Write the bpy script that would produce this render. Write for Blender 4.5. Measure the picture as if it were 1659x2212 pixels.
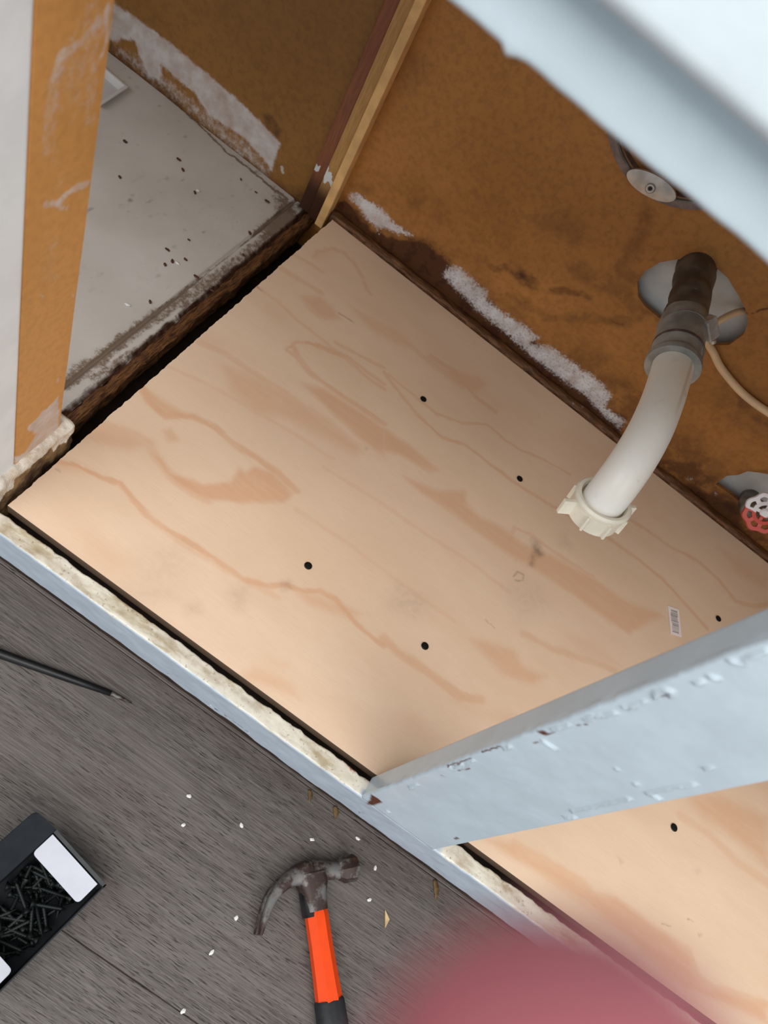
import bpy, bmesh, math, random
import numpy as np
from mathutils import Vector, Matrix, Quaternion

for o in list(bpy.data.objects):
    bpy.data.objects.remove(o, do_unlink=True)
SC = bpy.context.scene
COL = SC.collection

# ------------------------------------------------------------------ camera
cam_data = bpy.data.cameras.new('camera')
cam = bpy.data.objects.new('camera', cam_data)
COL.objects.link(cam)
CAM_POS = Vector((0.21878, -0.2568, 0.667))
AX = ((0.794065, 0.452184, 0.406190), (0.604046, -0.661522, -0.444428), (0.067740, 0.598263, -0.798432))   # right, down, forward
cam.matrix_world = Matrix(((AX[0][0], -AX[1][0], -AX[2][0], CAM_POS.x),
                           (AX[0][1], -AX[1][1], -AX[2][1], CAM_POS.y),
                           (AX[0][2], -AX[1][2], -AX[2][2], CAM_POS.z),
                           (0, 0, 0, 1)))
cam_data.sensor_fit = 'HORIZONTAL'
cam_data.sensor_width = 36.0
cam_data.lens = 36.02
cam_data.clip_start = 0.004
cam_data.clip_end = 60
cam_data.dof.use_dof = True
cam_data.dof.focus_distance = 0.78
cam_data.dof.aperture_fstop = 12.0
SC.camera = cam

# ------------------------------------------------------------------ world, lights, exposure
world = bpy.data.worlds.new('room_light')
SC.world = world
world.use_nodes = True
wb = world.node_tree.nodes['Background']
wb.inputs[0].default_value = (0.80, 0.90, 1.0, 1)
wb.inputs[1].default_value = 0.92
SC.view_settings.view_transform = 'Standard'
SC.view_settings.look = 'None'
SC.view_settings.exposure = 0.0
SC.view_settings.gamma = 1.0
SC.view_settings.use_curve_mapping = False

def area_light(name, loc, target, sx, sy, power, color):
    d = bpy.data.lights.new(name, 'AREA')
    d.shape = 'RECTANGLE'; d.size = sx; d.size_y = sy
    d.energy = power; d.color = color
    o = bpy.data.objects.new(name, d)
    COL.objects.link(o)
    o.location = loc
    o.rotation_euler = (Vector(target) - Vector(loc)).to_track_quat('-Z', 'Y').to_euler()
    return o
area_light('window_daylight', (0.40, -1.30, 2.15), (0.30, 0.15, 0.0), 4.0, 1.5, 82, (1.0, 0.965, 0.93))

# ------------------------------------------------------------------ traced marks (metres, on the surface they belong to)
PLY_GRAIN = [
    ('L', 0.8, 0.006, [(-0.0063,0.186),(0.014,0.1748),(0.0387,0.1726),(0.0566,0.1913),(0.0818,0.1972),(0.1037,0.1955),(0.1292,0.1974),(0.1601,0.2005),(0.1872,0.1959)]),
    ('P', 0.8, 0.004, [(-0.0046,0.1857),(0.0235,0.1849),(0.0417,0.1878),(0.0591,0.1959),(0.0469,0.1771),(0.0314,0.1709),(0.0149,0.1737)]),
    ('L', 0.5, 0.008, [(-0.0055,0.093),(-0.0009,0.1199),(0.0254,0.1317),(0.0444,0.1359),(0.062,0.1275),(0.0843,0.1202),(0.1114,0.1212),(0.126,0.1243)]),
    ('P', 0.7, 0.008, [(-0.0063,0.094),(0.0008,0.1179),(0.0262,0.1307),(0.0468,0.1346),(0.0369,0.1173),(0.0126,0.1003)]),
    ('P', 0.9, 0.004, [(0.0557,0.1286),(0.0652,0.1306),(0.0812,0.1244),(0.1127,0.1348),(0.1307,0.1573),(0.1266,0.1757),(0.135,0.1762),(0.1389,0.1876),(0.1565,0.1969),(0.1869,0.1918),(0.1854,0.1758),(0.1532,0.146),(0.126,0.1243),(0.097,0.1181),(0.0795,0.1192)]),
    ('P', 0.6, 0.004, [(0.0456,0.1562),(0.0503,0.1649),(0.0643,0.1597),(0.0595,0.1492)]),
    ('L', 0.85, 0.0045, [(-0.0062,0.057),(0.014,0.0699),(0.0365,0.0745),(0.0547,0.0815),(0.0715,0.0771),(0.0944,0.0717),(0.1159,0.0716),(0.1471,0.0767),(0.1736,0.0775),(0.2003,0.0783),(0.2201,0.0855),(0.238,0.1004),(0.256,0.1074),(0.2665,0.1177),(0.285,0.1203),(0.3087,0.1145),(0.3342,0.1103),(0.3508,0.1111)]),
    ('P', 0.55, 0.008, [(-0.0077,0.0573),(0.0124,0.0718),(0.0334,0.075),(0.0187,0.0642),(0.0021,0.0533)]),
    ('P', 0.4, 0.02, [(0.0685,0.0201),(0.0861,0.0204),(0.1066,0.0201),(0.1019,0.0102),(0.0816,0.0135)]),
    ('P', 0.65, 0.01, [(0.04,0.2681),(0.0682,0.2814),(0.0935,0.291),(0.1282,0.2968),(0.1651,0.3),(0.2128,0.2965),(0.215,0.2819),(0.1798,0.2762),(0.1323,0.2659),(0.0997,0.2447),(0.0648,0.2507)]),
    ('L', 0.7, 0.006, [(0.0813,0.3539),(0.0944,0.3441),(0.1149,0.338),(0.1412,0.3384),(0.1792,0.342),(0.2175,0.3453)]),
    ('P', 0.85, 0.006, [(0.118,0.3177),(0.139,0.3313),(0.1693,0.3361),(0.2207,0.3396),(0.2397,0.3062),(0.208,0.3046),(0.1657,0.3095)]),
    ('L', 0.7, 0.004, [(0.0891,0.3731),(0.1301,0.3898),(0.1728,0.3876),(0.1924,0.3894)]),
    ('L', 0.6, 0.004, [(0.1129,0.4009),(0.1466,0.4087),(0.1766,0.417)]),
    ('P', 0.6, 0.006, [(0.2429,0.1014),(0.2742,0.1146),(0.314,0.125),(0.3067,0.113),(0.265,0.0978)]),
    ('P', 0.6, 0.008, [(0.2536,-0.0019),(0.2578,0.0145),(0.2924,0.0216),(0.3065,0.0161),(0.2871,0.0098)]),
    ('P', 0.35, 0.01, [(0.2628,0.0264),(0.2811,0.0348),(0.2817,0.0298),(0.2675,0.0232)]),
    ('L', 0.6, 0.0035, [(0.1862,0.4125),(0.222,0.4118),(0.2619,0.4104),(0.2941,0.4246),(0.3185,0.4497),(0.3492,0.4472),(0.377,0.4513),(0.4091,0.4639),(0.4445,0.47)]),
    ('L', 0.7, 0.004, [(0.1801,0.4108),(0.2071,0.4005),(0.2453,0.3883),(0.2824,0.3845),(0.3105,0.3989),(0.3465,0.3982),(0.3853,0.3998),(0.4269,0.4039),(0.4678,0.4111),(0.5229,0.422),(0.5743,0.4249),(0.6123,0.4241),(0.6611,0.4123),(0.6937,0.4034)]),
    ('P', 0.55, 0.008, [(0.1828,0.4771),(0.2353,0.4829),(0.2744,0.5104),(0.2911,0.5074),(0.2878,0.4827),(0.2674,0.471),(0.2341,0.4709),(0.201,0.4708)]),
    ('P', 0.85, 0.006, [(0.2206,0.3397),(0.2399,0.3415),(0.2593,0.3432),(0.2991,0.3389),(0.2938,0.3295),(0.2509,0.3218),(0.2365,0.3119)]),
    ('P', 0.8, 0.006, [(0.2696,0.3),(0.31,0.3115),(0.3398,0.3396),(0.3494,0.3237),(0.3728,0.3208),(0.4022,0.3313),(0.4309,0.3288),(0.4802,0.3441),(0.5266,0.3523),(0.5787,0.357),(0.6277,0.3738),(0.6179,0.3584),(0.5953,0.3185),(0.5619,0.3138),(0.513,0.3145),(0.4667,0.3096),(0.4285,0.3035),(0.3858,0.3009),(0.3421,0.301),(0.2944,0.2969)]),
    ('L', 0.5, 0.004, [(0.4148,0.3187),(0.4121,0.3401),(0.436,0.3492),(0.4575,0.3481),(0.4919,0.3502),(0.5255,0.3553)]),
    ('L', 0.6, 0.005, [(0.5355,0.4726),(0.565,0.4769),(0.6145,0.4809),(0.6511,0.4907),(0.6918,0.4866),(0.7226,0.4743),(0.7511,0.4892),(0.7708,0.5093)]),
    ('P', 0.45, 0.01, [(0.6792,0.5373),(0.7221,0.5472),(0.7626,0.5502),(0.7663,0.5314),(0.7126,0.517)]),
    ('P', 0.7, 0.006, [(0.4254,0.1789),(0.4446,0.1906),(0.4745,0.2009),(0.4914,0.1914),(0.5195,0.1999),(0.509,0.1799),(0.4769,0.1681),(0.4501,0.1726)]),
    ('L', 0.5, 0.006, [(0.4765,0.2253),(0.5121,0.2331),(0.5638,0.2527),(0.594,0.2622)]),
    ('L', 0.7, 0.008, [(0.347,0.1177),(0.3662,0.1145),(0.4001,0.1165),(0.4235,0.1167),(0.4439,0.1169),(0.4652,0.1281)]),
    ('L', 0.6, 0.006, [(0.2125,0.484),(0.2466,0.4902),(0.291,0.476),(0.3206,0.4768)]),
    ('L', 0.5, 0.005, [(0.0204,0.4953),(0.019,0.5088),(0.0274,0.5297),(0.0424,0.5376),(0.0607,0.5343),(0.078,0.5236),(0.094,0.5116),(0.104,0.5068)]),
    ('P', 0.35, 0.012, [(0.0214,0.4937),(0.0218,0.5127),(0.0305,0.5276),(0.0302,0.4994)]),
    ('L', 0.45, 0.006, [(-0.0005,0.4762),(0.0266,0.4827),(0.0404,0.4831)]),
    ('L', 0.5, 0.006, [(0.0038,0.4436),(0.0314,0.4483),(0.0592,0.453)]),
    ('P', 0.7, 0.006, [(0.0443,0.4265),(0.0599,0.4462),(0.0779,0.4458),(0.0978,0.4366),(0.0837,0.4195),(0.0633,0.4165)]),
    ('P', 0.5, 0.008, [(0.0942,0.4661),(0.1354,0.4766),(0.1668,0.4861),(0.1974,0.4775),(0.1717,0.4641),(0.1325,0.4564)]),
    ('L', 0.5, 0.004, [(0.0007,0.3936),(0.0294,0.3965),(0.0603,0.3911),(0.095,0.3903),(0.1299,0.3896)]),
    ('L', 0.7, 0.0035, [(0.0905,0.3445),(0.0774,0.3443),(0.0786,0.3628),(0.1006,0.3814),(0.134,0.3942),(0.1889,0.3954)]),
    ('L', 0.5, 0.006, [(0.0044,0.2741),(0.0288,0.2835),(0.0645,0.2865),(0.1115,0.2924)]),
    ('L', 0.35, 0.004, [(-0.0,0.2231),(0.044,0.2368),(0.0926,0.2458),(0.1493,0.2539),(0.1962,0.2594)]),
    ('L', 0.35, 0.004, [(0.1019,0.0689),(0.1481,0.0714),(0.1984,0.0769),(0.2372,0.0845)]),
    ('L', 0.3, 0.004, [(0.1946,0.2417),(0.2527,0.2498),(0.3149,0.2529),(0.3825,0.26),(0.4418,0.2593)]),
    ('L', 0.3, 0.004, [(0.1989,0.1775),(0.2678,0.1823),(0.3406,0.1825),(0.4008,0.185)]),
    ('P', 0.4, 0.01, [(0.4386,0.1099),(0.4689,0.1204),(0.5053,0.1322),(0.4982,0.1214),(0.4621,0.1099)]),
    ('P', 0.8, 0.006, [(0.524,0.0111),(0.5531,0.0258),(0.5755,0.0256),(0.6063,0.0327),(0.6466,0.0314),(0.6715,0.0416),(0.7057,0.0432),(0.7439,0.0424),(0.7649,0.0408),(0.7747,0.0264),(0.7925,0.0252),(0.828,0.0359),(0.8637,0.0486),(0.8674,0.0301),(0.7673,0.0115),(0.6801,0.0171),(0.6236,0.0177),(0.5825,0.0159)]),
    ('L', 0.5, 0.006, [(0.5531,0.0258),(0.5769,0.0288),(0.601,0.0318),(0.6337,0.0353),(0.6466,0.0314),(0.6722,0.0397),(0.7009,0.0404),(0.7358,0.0401),(0.7643,0.0427),(0.7772,0.0277),(0.7925,0.0252),(0.828,0.0359),(0.8641,0.0466)]),
    ('P', 0.7, 0.01, [(0.7212,0.1855),(0.7571,0.2119),(0.795,0.2222),(0.8274,0.2286),(0.8378,0.1767),(0.805,0.1779),(0.7787,0.1779),(0.7464,0.1766)]),
    ('L', 0.4, 0.008, [(0.7184,0.1613),(0.7563,0.1637),(0.7968,0.1568),(0.8416,0.1578)]),
]
PLY_STAIN = [
    ('P', 0.8, 0.006, [(0.4385,0.3434),(0.4486,0.3443),(0.4598,0.3343),(0.4508,0.3227),(0.4531,0.3094),(0.4482,0.309),(0.4459,0.3302)]),
    ('L', 0.5, 0.002, [(0.4382,0.2818),(0.4394,0.2903),(0.4468,0.2928),(0.4498,0.286),(0.443,0.2785)]),
    ('P', 0.25, 0.03, [(0.4393,0.2646),(0.4687,0.2889),(0.4855,0.281),(0.4676,0.2454)]),
    ('P', 0.3, 0.02, [(0.3321,0.1757),(0.3649,0.1827),(0.3659,0.1639),(0.336,0.1527)]),
    ('P', 0.35, 0.012, [(0.1981,0.0582),(0.2057,0.0705),(0.2146,0.0539),(0.2055,0.0554)]),
    ('P', 0.45, 0.006, [(0.2321,0.0986),(0.2371,0.106),(0.242,0.1006),(0.237,0.0934)]),
    ('P', 0.35, 0.01, [(0.1748,0.0216),(0.1815,0.0299),(0.1871,0.0259),(0.1797,0.0184)]),
    ('P', 0.22, 0.03, [(0.1179,0.045),(0.1389,0.0695),(0.1526,0.0442),(0.1373,0.0167)]),
    ('P', 0.25, 0.02, [(0.1261,-0.0011),(0.1481,0.0228),(0.1616,0.0253),(0.1393,0.0013)]),
    ('L', 0.7, 0.0015, [(0.0902,0.4437),(0.1033,0.4456),(0.1134,0.4467)]),
    ('L', 0.6, 0.0015, [(-0.0048,0.3945),(0.0077,0.3937)]),
    ('L', 0.5, 0.0015, [(0.0043,0.0553),(0.008,0.0555)]),
    ('P', 0.3, 0.015, [(0.4735,0.3784),(0.4837,0.371),(0.4719,0.3647)]),
    ('P', 0.5, 0.003, [(0.6618,0.0776),(0.6681,0.0766),(0.666,0.074)]),
    ('L', 0.6, 0.0012, [(0.7273,0.0488),(0.7367,0.0519)]),
    ('L', 0.6, 0.0012, [(0.754,0.069),(0.7624,0.071)]),
    ('P', 0.6, 0.002, [(0.7692,0.0626),(0.7747,0.0645),(0.7725,0.0615)]),
    ('P', 0.3, 0.006, [(0.7493,0.1187),(0.7563,0.1217),(0.7545,0.1168)]),
    ('L', 0.4, 0.0012, [(0.4321,0.2103),(0.4442,0.2082)]),
    ('P', 0.4, 0.003, [(0.2166,0.3005),(0.2207,0.3003),(0.2196,0.2967)]),
]
WALL_PAINT = [
    ('P', 0.78, 0.008, [(0.0003,0.0385),(0.0075,0.0462),(0.0166,0.0499),(0.0275,0.0496),(0.0404,0.0527),(0.052,0.0511),(0.0696,0.0486),(0.091,0.0493),(0.1017,0.0496),(0.095,0.0419),(0.0859,0.035),(0.0774,0.0337),(0.0684,0.03),(0.058,0.0251),(0.0589,0.0159),(0.0508,0.021),(0.0369,0.023),(0.0146,0.0314),(0.0051,0.0321)]),
    ('P', 0.75, 0.009, [(0.1571,0.0454),(0.1727,0.0573),(0.2018,0.0533),(0.2192,0.056),(0.2265,0.0448),(0.2543,0.0436),(0.2892,0.049),(0.313,0.0484),(0.3082,0.0334),(0.3283,0.0486),(0.3697,0.0507),(0.4155,0.0522),(0.4355,0.047),(0.4423,0.0268),(0.4724,0.0293),(0.4798,0.0085),(0.4443,0.012),(0.408,0.0171),(0.3699,0.0143),(0.3229,0.0129),(0.2896,0.0149),(0.2719,0.0176),(0.2256,0.0162),(0.1826,0.0223),(0.1597,0.0282)]),
    ('P', 0.5, 0.006, [(0.5903,0.0129),(0.5918,0.0247),(0.5989,0.0237),(0.5975,0.0119)]),
    ('P', 0.6, 0.004, [(0.6248,0.0292),(0.6356,0.0278),(0.6391,0.0194),(0.6344,0.021)]),
    ('P', 0.5, 0.004, [(0.6454,-0.0017),(0.658,0.0018),(0.6622,-0.0008),(0.6502,-0.0033)]),
    ('P', 0.4, 0.005, [(0.7106,0.016),(0.7231,0.0194),(0.7242,0.0152),(0.7142,0.0125)]),
]
WALL_DARK = [
    ('P', 1, 0.01, [(-0.001,-0.0054),(0.0158,0.0168),(0.0694,0.017),(0.1122,0.0374),(0.1641,0.0274),(0.2141,0.0096),(0.2674,0.0128),(0.3297,0.0147),(0.3924,0.0166),(0.4462,0.0198),(0.489,-0.0021),(0.3701,-0.0184),(0.2601,-0.0249),(0.1295,-0.0224)]),
    ('P', 0.95, 0.012, [(-0.0117,0.01),(-0.001,0.0284),(0.0199,0.0243),(0.0733,0.0245),(0.106,0.0486),(0.1473,0.0428),(0.1731,0.0444),(0.2176,0.0408),(0.265,0.0394),(0.3128,0.038),(0.3787,0.0342),(0.4497,0.035),(0.491,0.0243),(0.4943,-0.0083),(0.3678,-0.0153),(0.258,-0.0218),(0.1261,-0.0162),(0.0101,-0.0043)]),
    ('P', 0.9, 0.01, [(0.0974,0.0436),(0.1268,0.0584),(0.1788,0.0538),(0.2104,0.052),(0.2116,0.026),(0.1641,0.0274),(0.1154,0.0317)]),
    ('P', 0.8, 0.008, [(0.5418,0.0093),(0.5424,0.0243),(0.5568,0.0323),(0.5689,0.0423),(0.5865,0.0496),(0.6012,0.0439),(0.6167,0.0439),(0.6257,0.0379),(0.6379,0.0411),(0.6656,0.0414),(0.6845,0.0351),(0.7011,0.0252),(0.7238,0.029),(0.7583,-0.0036),(0.7163,-0.005),(0.6537,-0.0069),(0.5892,-0.0064),(0.5551,-0.0038)]),
    ('L', 0.5, 0.006, [(0.2057,0.0823),(0.2324,0.0979),(0.2558,0.1066)]),
    ('P', 0.75, 0.007, [(0.226,0.0963),(0.2397,0.1086),(0.264,0.1055),(0.2613,0.0989),(0.2423,0.0942)]),
    ('L', 0.5, 0.008, [(0.285,0.1121),(0.3051,0.1291),(0.3227,0.1345)]),
    ('L', 0.35, 0.012, [(0.246,0.0672),(0.3104,0.0831),(0.353,0.1242),(0.3853,0.1553)]),
    ('L', 0.3, 0.02, [(0.2899,0.1578),(0.3336,0.1654),(0.3692,0.1697)]),
    ('L', 0.35, 0.015, [(0.3068,0.253),(0.3237,0.2182),(0.3266,0.1906),(0.3459,0.1925)]),
    ('P', 0.3, 0.01, [(0.2051,0.1676),(0.2384,0.2062),(0.2705,0.2085),(0.2679,0.1769),(0.2236,0.1612)]),
    ('L', 0.5, 0.003, [(0.3633,0.1341),(0.3742,0.1385)]),
    ('L', 0.9, 0.0018, [(0.4575,0.241),(0.4664,0.247),(0.4711,0.2555),(0.4807,0.2623)]),
    ('L', 0.3, 0.01, [(0.5428,0.1586),(0.5645,0.152),(0.5881,0.1578)]),
    ('P', 0.4, 0.006, [(0.6112,0.0394),(0.609,0.0622),(0.6227,0.0879),(0.642,0.107),(0.652,0.0975),(0.6216,0.0329)]),
    ('P', 0.4, 0.02, [(0.0028,0.0605),(0.0213,0.0679),(0.0266,0.0571),(0.0106,0.044)]),
    ('P', 0.5, 0.004, [(0.3751,0.1711),(0.4085,0.1776),(0.4151,0.1703),(0.3851,0.1637)]),  # shadow under the pipe hole's lower left edge, painted onto the wall
]
HOLE_PIPE = [
    ('P', 1, 0, [(0.3644,0.1776),(0.3524,0.1906),(0.3499,0.2078),(0.3546,0.2256),(0.367,0.2417),(0.379,0.2538),(0.3986,0.261),(0.4205,0.2603),(0.4447,0.2524),(0.4609,0.2458),(0.4741,0.2368),(0.4825,0.2226),(0.4813,0.2017),(0.4692,0.1888),(0.4462,0.1755),(0.4126,0.1731),(0.379,0.1731)]),
]
HOLE_VALVE = [
    ('P', 1, 0, [(0.6211,0.0376),(0.6198,0.0594),(0.6275,0.0716),(0.63,0.0847),(0.6402,0.0938),(0.6576,0.107),(0.7005,0.0964),(0.743,0.0578),(0.7301,0.0394),(0.6982,0.0384),(0.6681,0.0397),(0.6393,0.0399)]),
]
NWALL_PAINT = [
    ('P', 0.85, 0.006, [(-0.4397,0.0484),(-0.3667,0.0437),(-0.3195,0.0484),(-0.2695,0.0487),(-0.2259,0.0474),(-0.1743,0.045),(-0.128,0.0381),(-0.1059,0.0336),(-0.1061,0.0188),(-0.1064,-0.0117),(-0.1166,-0.0044),(-0.1408,-0.0007),(-0.1537,0.0041),(-0.1757,0.002),(-0.2118,-0.0036),(-0.2383,0.0117),(-0.2678,0.0108),(-0.2907,0.0144),(-0.2899,-0.0068),(-0.3071,-0.0141),(-0.3253,0.0031),(-0.335,0.0158),(-0.3453,0.0119),(-0.3647,-0.0047),(-0.4343,-0.0076)]),
    ('P', 0.55, 0.02, [(-0.3613,-0.0024),(-0.2895,0.0086),(-0.2134,0.0023),(-0.1428,0.0052),(-0.1034,-0.0093),(-0.1081,-0.0287),(-0.1746,-0.0268),(-0.2371,-0.0225),(-0.3209,-0.0205),(-0.3662,-0.0189)]),
    ('L', 0.8, 0.004, [(-0.0952,0.0048),(-0.0904,-0.0009)]),
]
NWALL_DARK = [
    ('P', 0.8, 0.012, [(-0.0885,-0.0289),(-0.049,-0.0008),(-0.0374,-0.0196),(-0.0623,-0.036)]),
    ('L', 0.5, 0.006, [(-0.366,-0.0204),(-0.2838,-0.0179),(-0.2043,-0.0308),(-0.0689,-0.0291)]),
    ('L', 0.55, 0.02, [(-0.366,-0.0204),(-0.2838,-0.0179),(-0.2043,-0.0308),(-0.0689,-0.0291)]),
    ('P', 0.7, 0.004, [(-0.142,0.0519),(-0.131,0.0567),(-0.1111,0.0474),(-0.1123,0.0358),(-0.128,0.0381)]),
]
NFLOOR_DIRT = [
    ('L', 0.9, 0.004, [(-0.3659,0.5901),(-0.3103,0.5961),(-0.2604,0.5904),(-0.2192,0.5862),(-0.1753,0.5783),(-0.1306,0.5799),(-0.0679,0.5784)]),
    ('P', 0.9, 0.02, [(-0.0942,0.5832),(-0.0571,0.5798),(-0.026,0.5676),(-0.0247,0.5416),(-0.0494,0.4998),(-0.0648,0.4847),(-0.0649,0.5393)]),
    ('L', 0.72, 0.016, [(-0.0438,0.5419),(-0.0457,0.4164),(-0.0508,0.3304),(-0.0581,0.2648),(-0.0583,0.1898),(-0.0625,0.1466)]),
    ('P', 0.3, 0.05, [(-0.2119,0.3802),(-0.1832,0.4243),(-0.1546,0.4009),(-0.1649,0.3427)]),
    ('L', 0.68, 0.008, [(-0.024,0.4893),(-0.0335,0.3799),(-0.0364,0.3113),(-0.0393,0.2488),(-0.0465,0.1684)]),
    ('P', 0.6, 0.008, [(-0.1293,0.4786),(-0.1226,0.4818),(-0.1195,0.4726),(-0.1248,0.4715)]),
    ('P', 0.35, 0.008, [(-0.1345,0.3858),(-0.1265,0.3909),(-0.1264,0.3819)]),
]
RAIL_STAIN = [
    ('P', 0.9, 0.003, [(0.1291,-0.0069),(0.1333,-0.0023),(0.1368,-0.0082),(0.1334,-0.0109)]),
    ('L', 0.5, 0.006, [(0.0145,-0.0205),(0.0278,-0.0219),(0.0391,-0.0187),(0.06,-0.0175),(0.0778,-0.0178),(0.0919,-0.0187)]),
    ('P', 0.4, 0.006, [(0.0625,-0.0101),(0.067,-0.0076),(0.0682,-0.0117)]),
    ('P', 0.5, 0.004, [(0.076,-0.0077),(0.0805,-0.0065),(0.0798,-0.0096)]),
    ('P', 0.9, 0.008, [(0.0021,-0.0115),(0.0041,-0.0028),(0.0118,-0.004),(0.016,-0.0125),(0.0147,-0.023)]),
    ('L', 0.5, 0.005, [(0.1713,-0.0142),(0.2265,-0.0141),(0.2823,-0.0141)]),
    ('P', 0.4, 0.01, [(0.333,-0.0131),(0.3632,-0.0118),(0.392,-0.0164),(0.3773,-0.0263)]),
    ('P', 0.8, 0.005, [(0.4946,-0.0164),(0.5049,-0.0113),(0.5184,-0.0126),(0.523,-0.0152),(0.5131,-0.0213),(0.5021,-0.0185)]),
    ('P', 0.7, 0.005, [(0.5405,-0.0113),(0.5586,-0.0084),(0.5802,-0.0129),(0.5755,-0.017),(0.556,-0.0167),(0.5447,-0.0168)]),
]
RAIL_RED = [
    ('L', 0.9, 0.003, [(0.3487,-0.0051),(0.3579,-0.0047),(0.3723,-0.0052),(0.3817,-0.0076),(0.3903,-0.0062),(0.399,-0.0047)]),
    ('P', 0.6, 0.003, [(0.1298,-0.0064),(0.1339,-0.003),(0.1349,-0.0072)]),
]
FRAME_CHIP = [
    ('P', 1, 0.0012, [(0.4035,0.0187),(0.4072,0.0206),(0.4115,0.0211),(0.4155,0.0202),(0.4156,-0.001),(0.4108,-0.0073),(0.4088,0.0063)]),
    ('P', 1, 0.0012, [(0.4042,0.2738),(0.4052,0.2798),(0.4087,0.2798),(0.4088,0.2748),(0.406,0.2737)]),
    ('P', 1, 0.0008, [(0.4759,0.0506),(0.475,0.0569),(0.4773,0.0581),(0.478,0.0508)]),
    ('L', 0.9, 0.0008, [(0.4042,0.2075),(0.4048,0.2303)]),
    ('L', 0.9, 0.0008, [(0.4117,0.163),(0.4132,0.1774)]),
    ('L', 0.9, 0.0008, [(0.4043,0.1595),(0.4056,0.1928)]),
    ('L', 0.9, 0.0008, [(0.4109,0.3056),(0.4116,0.3133)]),
    ('L', 0.8, 0.0008, [(0.4097,0.2856),(0.409,0.2771)]),
    ('L', 0.8, 0.0008, [(0.4111,0.2592),(0.4117,0.2646)]),
    ('P', 0.9, 0.0008, [(0.4107,0.3481),(0.4117,0.3516),(0.4124,0.3481)]),
    ('P', 0.9, 0.0008, [(0.4112,0.3725),(0.412,0.3807),(0.4131,0.3778)]),
    ('L', 0.8, 0.0008, [(0.4163,-0.0403),(0.4207,-0.0326)]),
    ('L', 0.8, 0.0008, [(0.4097,0.1389),(0.4128,0.1403)]),
]
FRAME_RIDGE = [
    ('L', 1, 0.0012, [(0.4087,0.316),(0.4081,0.323),(0.4101,0.3307),(0.4108,0.3395)]),
    ('L', 1, 0.0012, [(0.4098,0.3483),(0.4111,0.3541),(0.4109,0.3633)]),
    ('L', 1, 0.0015, [(0.4102,0.371),(0.4073,0.3759),(0.408,0.3818),(0.4105,0.3831),(0.4127,0.3791)]),
    ('L', 1, 0.0015, [(0.474,0.2936),(0.4736,0.3154),(0.4746,0.3314)]),
    ('L', 1, 0.0015, [(0.4748,0.2174),(0.4752,0.2466),(0.4746,0.2764)]),
    ('L', 1, 0.0015, [(0.4783,0.2051),(0.4807,0.2137)]),
    ('L', 1, 0.0015, [(0.4764,0.2958),(0.4802,0.2966)]),
    ('L', 1, 0.0015, [(0.4124,0.27),(0.4211,0.2705)]),
    ('L', 1, 0.0015, [(0.4068,0.2872),(0.408,0.3016)]),
    ('P', 1, 0.0015, [(0.4634,0.2936),(0.4645,0.2953),(0.466,0.2922)]),
    ('P', 1, 0.0012, [(0.4486,0.2944),(0.4497,0.2951),(0.4509,0.2927)]),
    ('L', 1, 0.0012, [(0.405,0.16),(0.4087,0.1609),(0.4058,0.176),(0.4092,0.1755),(0.4077,0.191)]),
    ('L', 1, 0.0012, [(0.4078,0.2315),(0.4072,0.2394)]),
    ('L', 1, 0.001, [(0.4103,0.0845),(0.4109,0.0981)]),
    ('L', 1, 0.001, [(0.4654,0.3478),(0.4653,0.3529)]),
    ('L', 1, 0.0015, [(0.4108,0.3991),(0.411,0.4035)]),
    ('L', 1, 0.0015, [(0.4098,0.409),(0.4124,0.4107)]),
    ('L', 1, 0.002, [(0.406,0.4255),(0.4094,0.4288),(0.4075,0.4372),(0.4077,0.4443)]),
    ('L', 1, 0.001, [(0.4117,0.0835),(0.411,0.095)]),
    ('L', 1, 0.001, [(0.4257,0.0099),(0.4288,0.0097)]),
]
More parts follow.
